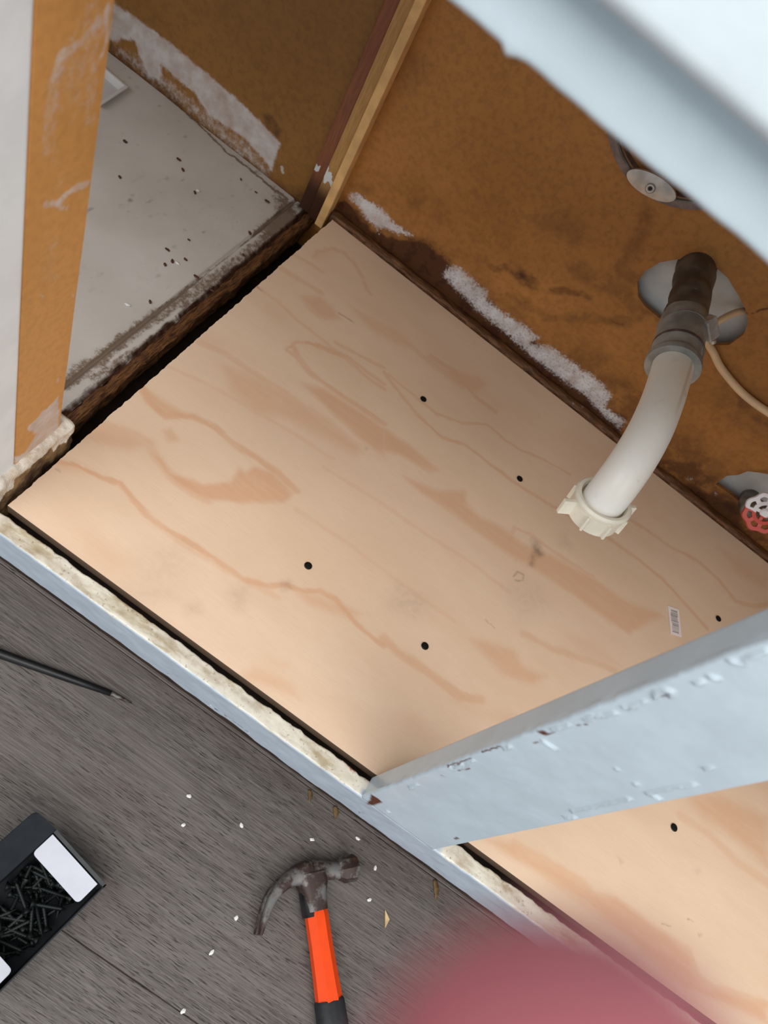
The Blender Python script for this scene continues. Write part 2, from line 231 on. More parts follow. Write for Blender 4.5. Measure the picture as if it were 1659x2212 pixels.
PANEL_SMEAR = [
    ('P', 0.5, 0.03, [(0.0588,0.424),(0.0724,0.4226),(0.0701,0.3745),(0.0679,0.3517),(0.0496,0.3655),(0.038,0.3957),(0.0477,0.411)]),
    ('P', 0.42, 0.03, [(0.0323,0.3671),(0.0557,0.3447),(0.0571,0.2997),(0.0366,0.3112)]),
    ('L', 0.5, 0.006, [(0.0711,0.4206),(0.0634,0.4157),(0.0543,0.4101),(0.0372,0.4047),(0.0348,0.3956)]),
    ('L', 0.45, 0.01, [(0.0387,0.4054),(0.0351,0.393),(0.034,0.3664),(0.0369,0.3519)]),
    ('L', 0.75, 0.005, [(0.0364,0.314),(0.0463,0.3094),(0.0556,0.3132),(0.0655,0.3133),(0.0718,0.3118)]),
    ('L', 0.6, 0.004, [(0.0461,0.3113),(0.051,0.3014),(0.055,0.3009)]),
    ('P', 0.9, 0.002, [(0.0348,0.2387),(0.0405,0.2334),(0.0375,0.2299)]),
    ('P', 0.9, 0.002, [(0.0679,0.2157),(0.0733,0.2092),(0.0714,0.2057)]),
    ('L', 0.7, 0.003, [(0.0706,0.4231),(0.0706,0.4184),(0.0727,0.4018),(0.0699,0.3976)]),
    ('L', 0.4, 0.012, [(0.0452,0.2781),(0.0427,0.2593),(0.0481,0.2448)]),
    ('L', 0.35, 0.015, [(0.0592,0.4216),(0.0497,0.4079),(0.0465,0.3927),(0.0413,0.3787)]),
    ('P', 0.8, 0.002, [(0.063,0.1172),(0.0668,0.115),(0.068,0.1088),(0.0648,0.1112)]),
    ('L', 0.4, 0.008, [(0.0658,0.4114),(0.0644,0.3876),(0.067,0.3582)]),
    ('P', 1, 0.003, [(0.0696,0.0869),(0.0739,0.0293),(0.0735,0.0116),(0.0561,0.0211),(0.0443,0.0243),(0.0203,0.0322),(0.0187,0.0467),(0.0323,0.0389),(0.0415,0.0506),(0.045,0.0533),(0.0319,0.0733),(0.0328,0.0787),(0.0468,0.0825)]),
]
CRUMBS = [(-0.1942, 0.5076), (-0.1794, 0.4976), (-0.1468, 0.478), (-0.1259, 0.5512), (-0.1001, 0.5494), (-0.0816, 0.549), (-0.0633, 0.4815), (-0.1028, 0.4069), (-0.1088, 0.373), (-0.0943, 0.3632), (-0.0866, 0.3783), (-0.0962, 0.3521), (-0.0726, 0.2946), (-0.0622, 0.3672), (-0.2143, 0.4191), (-0.2494, 0.4728), (-0.0383, 0.3654), (-0.0472, 0.4437), (-0.3413, 0.5553)]
PAINT_FLAKES = [(-0.0889, 0.3658), (-0.0857, 0.2721), (-0.1462, 0.4845)]
FLOOR_FLAKES = [(0.2872, -0.0748), (0.2983, -0.0991), (0.3474, -0.0689), (0.4171, -0.0401), (0.4598, -0.0122), (0.491, -0.0263), (0.5003, -0.0554), (0.3896, -0.1385), (0.3859, -0.1734), (0.3904, -0.2226)]
BROWN_SPOTS = [(0.2838, -0.0257), (0.2335, -0.0479), (0.2542, -0.0411)]
SPLINTERS = [(0.3918, 0.0022), (0.4248, 0.0054), (0.5613, -0.0045), (0.5239, -0.0606)]
SCREWS = [(0.2372, 0.4153), (0.3901, 0.4087), (0.243, 0.1318), (0.3867, 0.1385), (0.7035, 0.4288), (0.7143, 0.1435)]
LABEL = [(0.6311, 0.392), (0.6479, 0.3975), (0.6632, 0.3663), (0.6431, 0.359)]
H_CLAW = [(0.4131, -0.1417), (0.4089, -0.126), (0.4065, -0.1087), (0.4095, -0.0947), (0.4174, -0.0811), (0.4287, -0.0688)]
H_POLL = [(0.4344, -0.0644), (0.443, -0.0592), (0.4541, -0.0525), (0.4577, -0.0494), (0.464, -0.0436), (0.4677, -0.0405)]
H_HANDLE = [(0.4344, -0.0762), (0.4409, -0.0848), (0.4497, -0.097), (0.4529, -0.1003), (0.4653, -0.1135), (0.4821, -0.1303), (0.4965, -0.147), (0.5057, -0.1552), (0.5158, -0.166)]
H_EYE = [(0.4257, -0.0938), (0.4356, -0.101), (0.4469, -0.0741), (0.4574, -0.0908), (0.4395, -0.1056)]

# ------------------------------------------------------------------ helpers
def hash2(ix, iy, seed):
    n = (ix.astype(np.int64) * 374761393 + iy.astype(np.int64) * 668265263 + seed * 974634777) & 0x7fffffff
    n = ((n ^ (n >> 13)) * 1274126177) & 0x7fffffff
    return ((n ^ (n >> 16)) & 0xffff) / 65535.0

def noise2(x, y, seed=0):
    x = np.asarray(x, float); y = np.asarray(y, float)
    ix = np.floor(x); iy = np.floor(y)
    fx = x - ix; fy = y - iy
    fx = fx * fx * (3 - 2 * fx); fy = fy * fy * (3 - 2 * fy)
    a = hash2(ix, iy, seed); b = hash2(ix + 1, iy, seed)
    c = hash2(ix, iy + 1, seed); d = hash2(ix + 1, iy + 1, seed)
    return (a + (b - a) * fx) * (1 - fy) + (c + (d - c) * fx) * fy

def fbm(x, y, seed=0, octs=4):
    s = 0; amp = 0.5; tot = 0
    for i in range(octs):
        s = s + amp * noise2(x * 2 ** i, y * 2 ** i, seed + i * 17); tot += amp; amp *= 0.5
    return s / tot

def sstep(a, b, x):
    t = np.clip((x - a) / (b - a), 0, 1)
    return t * t * (3 - 2 * t)

def seg_dist(U, V, p, q):
    dx, dy = q[0] - p[0], q[1] - p[1]
    l = dx * dx + dy * dy + 1e-12
    t = np.clip(((U - p[0]) * dx + (V - p[1]) * dy) / l, 0, 1)
    return np.hypot(U - p[0] - t * dx, V - p[1] - t * dy)

def poly_inside(U, V, pts):
    ins = np.zeros(U.shape, bool)
    n = len(pts)
    for i in range(n):
        x0, y0 = pts[i]; x1, y1 = pts[(i + 1) % n]
        c = ((y0 > V) != (y1 > V)) & (U < (x1 - x0) * (V - y0) / ((y1 - y0) + 1e-12) + x0)
        ins ^= c
    return ins

def field(items, U, V, warp=0.0, wx=200, wy=200, seed=1):
    """strength 0..1 of traced lines ('L') and patches ('P') at every (U, V)"""
    U = np.asarray(U, float); V = np.asarray(V, float)
    if warp:
        u2 = U + (fbm(U * wx, V * wy, seed) - 0.5) * warp * 2
        v2 = V + (fbm(U * wx, V * wy, seed + 50) - 0.5) * warp * 2
    else:
        u2, v2 = U, V
    out = np.zeros(U.shape)
    for kind, amp, w, pts in items:
        xs = [p[0] for p in pts]; ys = [p[1] for p in pts]
        m = w * 1.5 + 0.002
        sel = (u2 > min(xs) - m) & (u2 < max(xs) + m) & (v2 > min(ys) - m) & (v2 < max(ys) + m)
        if not sel.any():
            continue
        a = u2[sel]; b = v2[sel]
        d = np.full(a.shape, 9.0)
        n = len(pts)
        for i in range(n if kind == 'P' else n - 1):
            d = np.minimum(d, seg_dist(a, b, pts[i], pts[(i + 1) % n]))
        if kind == 'P':
            s = np.where(poly_inside(a, b, pts), d, -d)
            val = amp * sstep(-w, w, s)
        else:
            val = amp * (1 - sstep(0.25 * w, w, d))
        cur = out[sel]
        out[sel] = np.maximum(cur, val) + 0.25 * np.minimum(cur, val)
    return np.clip(out, 0, 1)

def link(o, parent=None):
    COL.objects.link(o)
    if parent is not None:
        o.parent = parent
    return o

def tag(o, label=None, cat=None, group=None, kind=None):
    if label: o['label'] = label
    if cat: o['category'] = cat
    if group: o['group'] = group
    if kind: o['kind'] = kind
    return o

def empty(name, label, cat, loc=(0, 0, 0), group=None):
    o = bpy.data.objects.new(name, None)
    o.location = loc
    o.empty_display_size = 0.02
    link(o)
    return tag(o, label, cat, group)

def mesh_obj(name, verts, faces, mat, parent=None, attrs=None, smooth=False):
    """verts are in world coordinates; the parent's location is taken off"""
    me = bpy.data.meshes.new(name)
    vs = np.asarray(verts, float)
    if parent is not None:
        vs = vs - np.array(parent_offset(parent))
    me.from_pydata(vs.tolist(), [], faces)
    if attrs:
        for k, v in attrs.items():
            at = me.attributes.new(k, 'FLOAT', 'POINT')
            at.data.foreach_set('value', np.ascontiguousarray(v, dtype=np.float32))
    if smooth:
        me.polygons.foreach_set('use_smooth', [True] * len(me.polygons))
    me.update()
    if mat is not None:
        me.materials.append(mat)
    o = bpy.data.objects.new(name, me)
    return link(o, parent)

def parent_offset(p):
    v = Vector((0, 0, 0))
    while p is not None:
        v += p.location
        p = p.parent
    return v

def grid_panel(us, vs, pos, thick, hole=None, lip=None):
    """pos(U, V) -> (n, 3); skirts run along thick (vector). returns verts, faces, U, V per vertex"""
    us = np.asarray(us); vs = np.asarray(vs)
    nu, nv = len(us), len(vs)
    U, V = np.meshgrid(us, vs, indexing='ij')
    U = U.ravel(); V = V.ravel()
    idx = np.arange(nu * nv).reshape(nu, nv)
    quads = np.stack([idx[:-1, :-1], idx[1:, :-1], idx[1:, 1:], idx[:-1, 1:]], -1).reshape(-1, 4)
    if hole:
        cu = U[quads].mean(1); cv = V[quads].mean(1)
        keep = np.ones(len(quads), bool)
        for poly in hole:
            keep &= ~poly_inside(cu, cv, poly)
        quads = quads[keep]
    e = np.concatenate([quads[:, [0, 1]], quads[:, [1, 2]], quads[:, [2, 3]], quads[:, [3, 0]]])
    key = np.sort(e, 1)
    k = key[:, 0].astype(np.int64) * (nu * nv) + key[:, 1]
    un, inv, cnt = np.unique(k, return_inverse=True, return_counts=True)
    be = e[cnt[inv] == 1]
    bv = np.unique(be)
    if hole:
        for poly in hole:
            n = len(poly)
            for i in bv:
                best = None
                for j in range(n):
                    p, q = poly[j], poly[(j + 1) % n]
                    dx, dy = q[0] - p[0], q[1] - p[1]
                    t = max(0, min(1, ((U[i] - p[0]) * dx + (V[i] - p[1]) * dy) / (dx * dx + dy * dy + 1e-12)))
                    c = (p[0] + t * dx, p[1] + t * dy)
                    d = math.hypot(U[i] - c[0], V[i] - c[1])
                    if best is None or d < best[0]:
                        best = (d, c)
                if best[0] < 0.004:
                    U[i], V[i] = best[1]
    P = pos(U, V)
    m = {int(b): nu * nv + i for i, b in enumerate(bv)}
    P2 = P[bv] + np.array(thick)
    faces = quads.tolist() + [[int(b), int(a), m[int(a)], m[int(b)]] for a, b in be]
    if lip:
        # a ring just below the top edge, so the cut edge can have a colour of its own
        nb = len(bv)
        top = {k: v for k, v in m.items()}
        m = {k: v + nb for k, v in m.items()}
        faces = quads.tolist() + [[int(b), int(a), top[int(a)], top[int(b)]] for a, b in be] + [[top[int(b)], top[int(a)], m[int(a)], m[int(b)]] for a, b in be]
        P2 = np.concatenate([P[bv] + np.array(thick) * lip, P2])
        bv = np.concatenate([bv, bv])
    if not hole:
        # back face from the outer ring
        ring = [idx[i, 0] for i in range(nu)] + [idx[nu - 1, j] for j in range(1, nv)] + \
               [idx[i, nv - 1] for i in range(nu - 2, -1, -1)] + [idx[0, j] for j in range(nv - 2, 0, -1)]
        faces.append([m[int(r)] for r in ring][::-1])
    return np.concatenate([P, P2]), faces, np.concatenate([U, U[bv]]), np.concatenate([V, V[bv]])

def lines(*spans):
    """(start, stop, step) spans joined into one list of grid lines"""
    out = []
    for a, b, s in spans:
        n = max(1, int(round((b - a) / s)))
        for i in range(n):
            out.append(a + (b - a) * i / n)
    out.append(spans[-1][1])
    return out

def loft(rings, caps=True, closed=True):
    k = len(rings[0])
    verts = [v for r in rings for v in r]
    faces = []
    for i in range(len(rings) - 1):
        for j in range(k if closed else k - 1):
            a = i * k + j; b = i * k + (j + 1) % k
            faces.append([a, b, b + k, a + k])
    if caps:
        faces.append(list(range(k))[::-1])
        faces.append([(len(rings) - 1) * k + j for j in range(k)])
    return verts, faces

def round_rect(x0, x1, y0, y1, r, step=None, arc=5):
    pts = []
    for cx, cy, a0 in ((x1 - r, y0 + r, -90), (x1 - r, y1 - r, 0), (x0 + r, y1 - r, 90), (x0 + r, y0 + r, 180)):
        for i in range(arc + 1):
            a = math.radians(a0 + 90 * i / arc)
            pts.append((cx + r * math.cos(a), cy + r * math.sin(a)))
    if step:
        out = []
        for i in range(len(pts)):
            p, q = pts[i], pts[(i + 1) % len(pts)]
            n = max(1, int(math.hypot(q[0] - p[0], q[1] - p[1]) / step))
            for j in range(n):
                out.append((p[0] + (q[0] - p[0]) * j / n, p[1] + (q[1] - p[1]) * j / n))
        pts = out
    return pts

def catmull(pts, n=8):
    P = [Vector(p) for p in pts]
    P = [P[0] * 2 - P[1]] + P + [P[-1] * 2 - P[-2]]
    out = []
    for i in range(1, len(P) - 2):
        for j in range(n):
            t = j / n
            a, b, c, d = P[i - 1], P[i], P[i + 1], P[i + 2]
            out.append(0.5 * ((2 * b) + (c - a) * t + (2 * a - 5 * b + 4 * c - d) * t * t + (3 * b - a - 3 * c + d) * t ** 3))
    out.append(P[-2])
    return out

def interp(vals, n):
    """linear resample of a list to n samples"""
    out = []
    for i in range(n):
        t = i / (n - 1) * (len(vals) - 1)
        k = min(int(t), len(vals) - 2)
        out.append(vals[k] + (vals[k + 1] - vals[k]) * (t - k))
    return out

def sweep(path, radii, seg=24, up=None, aspect=1.0, caps=True, power=2.0, bumps=None):
    """tube along path; radii in the side direction, radii*aspect in the up direction; power > 2 squares it off"""
    P = [Vector(p) for p in path]
    n = len(P)
    R = interp(radii, n) if len(radii) != n else radii
    A = aspect if isinstance(aspect, (list, tuple)) else [aspect] * 2
    A = interp(A, n) if len(A) != n else A
    T = [(P[min(i + 1, n - 1)] - P[max(i - 1, 0)]).normalized() for i in range(n)]
    if up is None:
        u = T[0].orthogonal().normalized()
    else:
        u = Vector(up)
    rings = []
    for i in range(n):
        u = (u - T[i] * u.dot(T[i])).normalized()
        s = T[i].cross(u)
        ring = []
        for j in range(seg):
            a = 2 * math.pi * j / seg
            c, d = math.cos(a), math.sin(a)
            c = math.copysign(abs(c) ** (2 / power), c); d = math.copysign(abs(d) ** (2 / power), d)
            r = R[i] * (1 + (bumps(i, j) if bumps else 0))
            ring.append(P[i] + s * (c * r) + u * (d * r * A[i]))
        rings.append(ring)
    return loft(rings, caps)

def lathe(profile, origin, axis, seg=32, start=None, closed=False):
    """profile: (radius, distance along axis)"""
    ax = Vector(axis).normalized(); o = Vector(origin)
    u = Vector(start) if start else ax.orthogonal()
    u = (u - ax * u.dot(ax)).normalized(); w = ax.cross(u)
    prof = list(profile) + ([profile[0]] if closed else [])
    rings = [[o + ax * h + (u * math.cos(2 * math.pi * j / seg) + w * math.sin(2 * math.pi * j / seg)) * r for j in range(seg)] for r, h in prof]
    return loft(rings, caps=not closed)

def join(*parts):
    V = []; F = []
    for v, f in parts:
        b = len(V)
        V += list(v); F += [[i + b for i in q] for q in f]
    return V, F

def obox(center, ax, ay, az, hx, hy, hz, bev=0.0):
    """oriented box, chamfered"""
    bm = bmesh.new()
    bmesh.ops.create_cube(bm, size=2)
    for v in bm.verts:
        v.co = Vector((v.co.x * hx, v.co.y * hy, v.co.z * hz))
    if bev:
        bmesh.ops.bevel(bm, geom=list(bm.edges), offset=bev, segments=2, affect='EDGES', profile=0.5)
    c = Vector(center); ax, ay, az = Vector(ax), Vector(ay), Vector(az)
    bm.verts.index_update()
    V = [c + ax * v.co.x + ay * v.co.y + az * v.co.z for v in bm.verts]
    F = [[v.index for v in f.verts] for f in bm.faces]
    bm.free()
    return V, F

X, Y, Z = Vector((1, 0, 0)), Vector((0, 1, 0)), Vector((0, 0, 1))

def abox(x0, x1, y0, y1, z0, z1, bev=0.0):
    return obox(((x0 + x1) / 2, (y0 + y1) / 2, (z0 + z1) / 2), X, Y, Z, (x1 - x0) / 2, (y1 - y0) / 2, (z1 - z0) / 2, bev)

def part(name, vf, mat, parent=None, smooth=False, attrs=None):
    return mesh_obj(name, [tuple(v) for v in vf[0]], vf[1], mat, parent, attrs, smooth)

def auto_smooth(o, deg=40):
    me = o.data
    me.polygons.foreach_set('use_smooth', [True] * len(me.polygons))
    bm = bmesh.new(); bm.from_mesh(me)
    lim = math.radians(deg)
    for e in bm.edges:
        if len(e.link_faces) == 2 and e.calc_face_angle(0) > lim:
            e.smooth = False
    bm.to_mesh(me); bm.free()
    return o

# ------------------------------------------------------------------ materials
class M:
    def __init__(s, name, rough=0.6, spec=0.4, metal=0.0):
        s.mat = bpy.data.materials.new(name)
        s.mat.use_nodes = True
        s.t = s.mat.node_tree
        s.b = s.t.nodes['Principled BSDF']
        s.b.inputs['Roughness'].default_value = rough
        s.b.inputs['Specular IOR Level'].default_value = spec
        s.b.inputs['Metallic'].default_value = metal
        s._co = None
    def n(s, typ, **kw):
        nd = s.t.nodes.new(typ)
        for k, v in kw.items():
            setattr(nd, k, v)
        return nd
    def l(s, a, b):
        s.t.links.new(a, b)
    def rgb(s, c):
        nd = s.n('ShaderNodeRGB'); nd.outputs[0].default_value = (*c, 1); return nd.outputs[0]
    def attr(s, name):
        nd = s.n('ShaderNodeAttribute', attribute_name=name); return nd.outputs['Fac']
    def coords(s, scale=(1, 1, 1), rand=False):
        if s._co is None:
            s._co = s.n('ShaderNodeTexCoord').outputs['Object']
        mp = s.n('ShaderNodeMapping'); mp.inputs['Scale'].default_value = scale
        s.l(s._co, mp.inputs['Vector'])
        if rand:
            oi = s.n('ShaderNodeObjectInfo'); ml = s.n('ShaderNodeMath', operation='MULTIPLY'); ml.inputs[1].default_value = 57.0
            s.l(oi.outputs['Random'], ml.inputs[0]); cb = s.n('ShaderNodeCombineXYZ')
            for i in range(3): s.l(ml.outputs[0], cb.inputs[i])
            s.l(cb.outputs[0], mp.inputs['Location'])
        return mp.outputs[0]
    def noise(s, scale, co=(1, 1, 1), detail=4, rough=0.55, dist=0.0, rand=False):
        nd = s.n('ShaderNodeTexNoise'); nd.inputs['Scale'].default_value = scale
        nd.inputs['Detail'].default_value = detail; nd.inputs['Roughness'].default_value = rough
        nd.inputs['Distortion'].default_value = dist
        s.l(s.coords(co, rand), nd.inputs['Vector'])
        return nd.outputs['Fac']
    def step(s, v, a, b, lo=0.0, hi=1.0):
        nd = s.n('ShaderNodeMapRange', interpolation_type='SMOOTHSTEP')
        nd.inputs[1].default_value = a; nd.inputs[2].default_value = b
        nd.inputs[3].default_value = lo; nd.inputs[4].default_value = hi
        s.l(v, nd.inputs[0]); return nd.outputs[0]
    def math(s, op, a, b=None):
        nd = s.n('ShaderNodeMath', operation=op)
        for i, v in enumerate((a, b)):
            if v is None: continue
            if isinstance(v, (int, float)): nd.inputs[i].default_value = v
            else: s.l(v, nd.inputs[i])
        return nd.outputs[0]
    def mix(s, f, a, b, mode='MIX'):
        nd = s.n('ShaderNodeMix', data_type='RGBA', blend_type=mode)
        if isinstance(f, (int, float)): nd.inputs[0].default_value = f
        else: s.l(f, nd.inputs[0])
        for i, v in ((6, a), (7, b)):
            if isinstance(v, tuple): nd.inputs[i].default_value = (*v, 1)
            else: s.l(v, nd.inputs[i])
        return nd.outputs[2]
    def color(s, v):
        if isinstance(v, tuple): s.b.inputs['Base Color'].default_value = (*v, 1)
        else: s.l(v, s.b.inputs['Base Color'])
        return s
    def rough(s, v):
        s.l(v, s.b.inputs['Roughness']); return s
    def bump(s, h, strength=0.3, dist=0.001):
        nd = s.n('ShaderNodeBump'); nd.inputs['Strength'].default_value = strength; nd.inputs['Distance'].default_value = dist
        s.l(h, nd.inputs['Height']); s.l(nd.outputs[0], s.b.inputs['Normal']); return s

def simple(name, col, rough=0.6, spec=0.4, metal=0.0, var=0.12, scale=60, bump=0.15, bdist=0.0005):
    m = M(name, rough, spec, metal)
    nz = m.noise(scale)
    dark = tuple(c * (1 - var) for c in col); lite = tuple(min(1, c * (1 + var)) for c in col)
    m.color(m.mix(m.step(nz, 0.3, 0.7), dark, lite))
    if bump: m.bump(nz, bump, bdist)
    return m.mat

# pine plywood: pale sapwood, orange latewood bands traced on the face, fine hair grain along the sheet
m = M('plywood', 0.55, 0.25)
pale = m.mix(m.step(m.noise(5, (1, 3, 1)), 0.3, 0.7), (0.745, 0.540, 0.375), (0.79, 0.59, 0.420))
g = m.attr('grain')
hair = m.step(m.noise(14, (3, 70, 1), 3, 0.6), 0.35, 0.75)
hair2 = m.step(m.noise(9, (6, 190, 1), 2), 0.58, 0.8)
gg = m.math('MULTIPLY', g, m.step(m.noise(22, (1, 6, 1), 3), 0.15, 0.6, 0.62, 1.0))
c = m.mix(gg, pale, (0.68, 0.395, 0.235))
c = m.mix(m.math('MULTIPLY', hair, 0.20), c, (0.66, 0.43, 0.28))
c = m.mix(m.math('MULTIPLY', hair2, 0.24), c, (0.42, 0.26, 0.16))
c = m.mix(m.step(m.noise(7, (1, 2.5, 1), 2), 0.55, 0.78, 0.0, 0.30), c, (0.66, 0.40, 0.26))
st = m.attr('stain')
c = m.mix(m.math('MULTIPLY', st, m.step(m.noise(140, (1, 1, 1), 3), 0.25, 0.65, 0.35, 0.85)), c, (0.20, 0.13, 0.09))
c = m.mix(m.attr('edge'), c, (0.13, 0.085, 0.055))
m.color(c)
m.bump(m.noise(10, (4, 120, 1), 3), 0.12, 0.0006)
PLY = m.mat

# brown hardboard with water stains, brushed-on white paint and mould
def hardboard(name, base, base2, dark, lo=0.42, hi=0.75, opac=1.0, amp=0.9, scale=170):
    m = M(name, 0.5, 0.3)
    c = m.mix(m.step(m.noise(6, detail=5), 0.3, 0.7), base, base2)
    c = m.mix(m.step(m.noise(160, detail=2), 0.35, 0.75, 0, 0.22), c, dark)
    d = m.attr('dark')
    dn = m.math('MULTIPLY', d, m.math('MAXIMUM', m.step(m.noise(38, detail=6, rough=0.7), 0.36, 0.56, 0.45, 1.0), m.step(d, 0.70, 0.95, 0.0, 0.93)))
    c = m.mix(dn, c, dark)
    p = m.attr('paint')
    rag = m.math('ADD', p, m.math('MULTIPLY', m.math('SUBTRACT', m.noise(scale, detail=5, rough=0.75), 0.5), amp))
    pm = m.math('MULTIPLY', m.math('MULTIPLY', m.step(rag, lo, hi), m.step(p, 0.02, 0.2)), opac)
    white = m.mix(m.step(m.noise(60, detail=4), 0.3, 0.7), (0.56, 0.49, 0.46), (0.74, 0.71, 0.70))
    c = m.mix(m.math('MULTIPLY', pm, m.step(m.noise(40, detail=3), 0.2, 0.55, 0.65, 1.0)), c, white)
    m.color(c)
    m.bump(m.math('ADD', m.noise(120, detail=3), pm), 0.25, 0.0008)
    return m.mat
BACK = hardboard('stained_hardboard', (0.38, 0.155, 0.035), (0.47, 0.20, 0.05), (0.055, 0.016, 0.006), 0.30, 0.80, 0.95, 1.5, 330)
BACKN = hardboard('stained_hardboard_next_door', (0.25, 0.110, 0.024), (0.30, 0.135, 0.032), (0.055, 0.020, 0.008), 0.25, 0.80, 0.70, 1.0, 170)
SIDE = hardboard('orange_hardboard', (0.64, 0.300, 0.080), (0.70, 0.335, 0.098), (0.36, 0.15, 0.04), 0.25, 0.95, 0.75, 1.1, 200)

# glossy blue-white house paint over old brown paint
def house_paint(name, col, attrs=True, rough=0.28, cream=False):
    m = M(name, rough, 0.5)
    nz = m.noise(28, detail=3)
    c = m.mix(m.step(nz, 0.3, 0.7), tuple(v * 0.95 for v in col), tuple(min(1, v * 1.04) for v in col))
    if cream:
        cm = m.attr('cream')
        dirt = m.noise(24, (1, 3, 1), detail=7, rough=0.68)
        crm = m.mix(m.step(dirt, 0.44, 0.66), (0.72, 0.675, 0.565), (0.46, 0.385, 0.255))
        crm = m.mix(m.step(m.noise(330, detail=3), 0.60, 0.72, 0, 0.6), crm, (0.22, 0.15, 0.09))
        crm = m.mix(m.math('MULTIPLY', m.attr('stain'), m.step(m.noise(120, detail=4), 0.3, 0.65, 0.25, 0.85)), crm, (0.27, 0.17, 0.09))
        crm = m.mix(m.attr('red'), crm, (0.24, 0.06, 0.02))
        c = m.mix(cm, c, crm)
    if attrs:
        c = m.mix(m.attr('chip'), c, (0.10, 0.030, 0.015))
    m.color(c)
    m.bump(m.noise(55, detail=3), 0.25, 0.0012)
    return m.mat
PAINT = house_paint('pale_blue_paint', (0.50, 0.575, 0.62))
PAINT_RAIL = house_paint('pale_blue_paint_worn_shaded', (0.425, 0.485, 0.545), cream=True)  # same frame paint; shade on the rail front put into the blue
PAINT_PLAIN = house_paint('pale_blue_paint_smooth', (0.58, 0.665, 0.70), attrs=False, rough=0.4)
PAINT_FRONT = house_paint('brushed_blue_white_paint', (0.64, 0.71, 0.735), attrs=False, rough=0.45)
PAINT_LIT = house_paint('stile_paint_lit', (0.90, 0.92, 0.92), attrs=False, rough=0.4)  # same frame paint, lightened for the stronger light on the left stile

# dirty white paint on the old cabinet base next door
m = M('dirty_white_paint', 0.45, 0.35)
c = m.mix(m.step(m.noise(9, detail=4), 0.3, 0.7), (0.53, 0.485, 0.44), (0.60, 0.56, 0.51))
d = m.attr('dirt')
rag = m.math('ADD', d, m.math('MULTIPLY', m.math('SUBTRACT', m.noise(190, (1, 1, 1), 5, 0.75), 0.5), 1.3))
c = m.mix(m.math('MULTIPLY', m.step(rag, 0.45, 0.85), m.step(d, 0.03, 0.3)), c, (0.14, 0.085, 0.05))
c = m.mix(m.math('MULTIPLY', d, 0.35), c, (0.36, 0.30, 0.25))
c = m.mix(m.attr('rot'), c, (0.05, 0.022, 0.012))
m.color(c); m.bump(m.noise(120, detail=4), 0.2, 0.0006)
NFLOOR = m.mat

# rotten, damp timber
m = M('rotten_timber', 0.7, 0.25)
gr = m.noise(16, (40, 4, 20), 5, 0.65)
c = m.mix(m.step(gr, 0.35, 0.65), (0.045, 0.018, 0.009), (0.20, 0.085, 0.028))
c = m.mix(m.step(m.noise(28, (3, 1, 1), 4), 0.56, 0.75, 0, 0.8), c, (0.34, 0.17, 0.06))
m.color(c); m.bump(gr, 0.6, 0.003)
ROT = m.mat
m = M('dark_stained_strip', 0.45, 0.35)
gr = m.noise(16, (3, 60, 30), 5, 0.65)
c = m.mix(m.step(gr, 0.35, 0.7), (0.055, 0.020, 0.008), (0.22, 0.09, 0.03))
c = m.mix(m.step(m.noise(55, detail=4), 0.62, 0.75, 0, 0.7), c, (0.34, 0.27, 0.21))
m.color(c); m.bump(gr, 0.5, 0.002)
STRIP = m.mat
m = M('putty_and_wood', 0.75, 0.25)
nz = m.noise(75, detail=5, rough=0.7)
up = m.attr('cream')
f = m.math('ADD', up, m.math('MULTIPLY', m.math('SUBTRACT', nz, 0.5), 0.8))
wood = m.mix(m.step(m.noise(40, (3, 1, 1), 4), 0.35, 0.65), (0.06, 0.03, 0.015), (0.30, 0.18, 0.08))
c = m.mix(m.step(f, 0.40, 0.60), wood, m.mix(m.step(nz, 0.35, 0.65), (0.62, 0.50, 0.38), (0.78, 0.72, 0.62)))
m.color(c); m.bump(nz, 0.7, 0.004)
PUTTY = m.mat
m = M('brown_batten', 0.5, 0.3)
gr = m.noise(14, (45, 45, 3), 4)
p = m.attr('paint')
c = m.mix(m.step(gr, 0.3, 0.7), (0.40, 0.20, 0.065), (0.52, 0.28, 0.095))
c = m.mix(m.attr('dark'), c, (0.05, 0.018, 0.008))
rag = m.math('ADD', p, m.math('MULTIPLY', m.math('SUBTRACT', m.noise(130, detail=4, rough=0.7), 0.5), 0.7))
c = m.mix(m.step(rag, 0.45, 0.65), c, (0.70, 0.67, 0.63))
m.color(c); m.bump(gr, 0.2, 0.001)
BATTEN = m.mat
BATTEN_LIT = simple('batten_lit_edge', (0.74, 0.43, 0.17), 0.55, 0.3, 0, 0.15, 40, 0.15)  # paler batten copy: light on its edge put into the colour
m = M('red_brown_batten', 0.5, 0.3)
gr = m.noise(14, (45, 45, 3), 4)
p = m.attr('paint')
c = m.mix(m.step(gr, 0.3, 0.7), (0.20, 0.065, 0.030), (0.27, 0.095, 0.042))
c = m.mix(m.attr('dark'), c, (0.05, 0.018, 0.008))
rag = m.math('ADD', p, m.math('MULTIPLY', m.math('SUBTRACT', m.noise(130, detail=4, rough=0.7), 0.5), 0.7))
c = m.mix(m.step(rag, 0.45, 0.65), c, (0.62, 0.59, 0.57))
m.color(c); m.bump(gr, 0.2, 0.001)
BATTEN_RED = m.mat

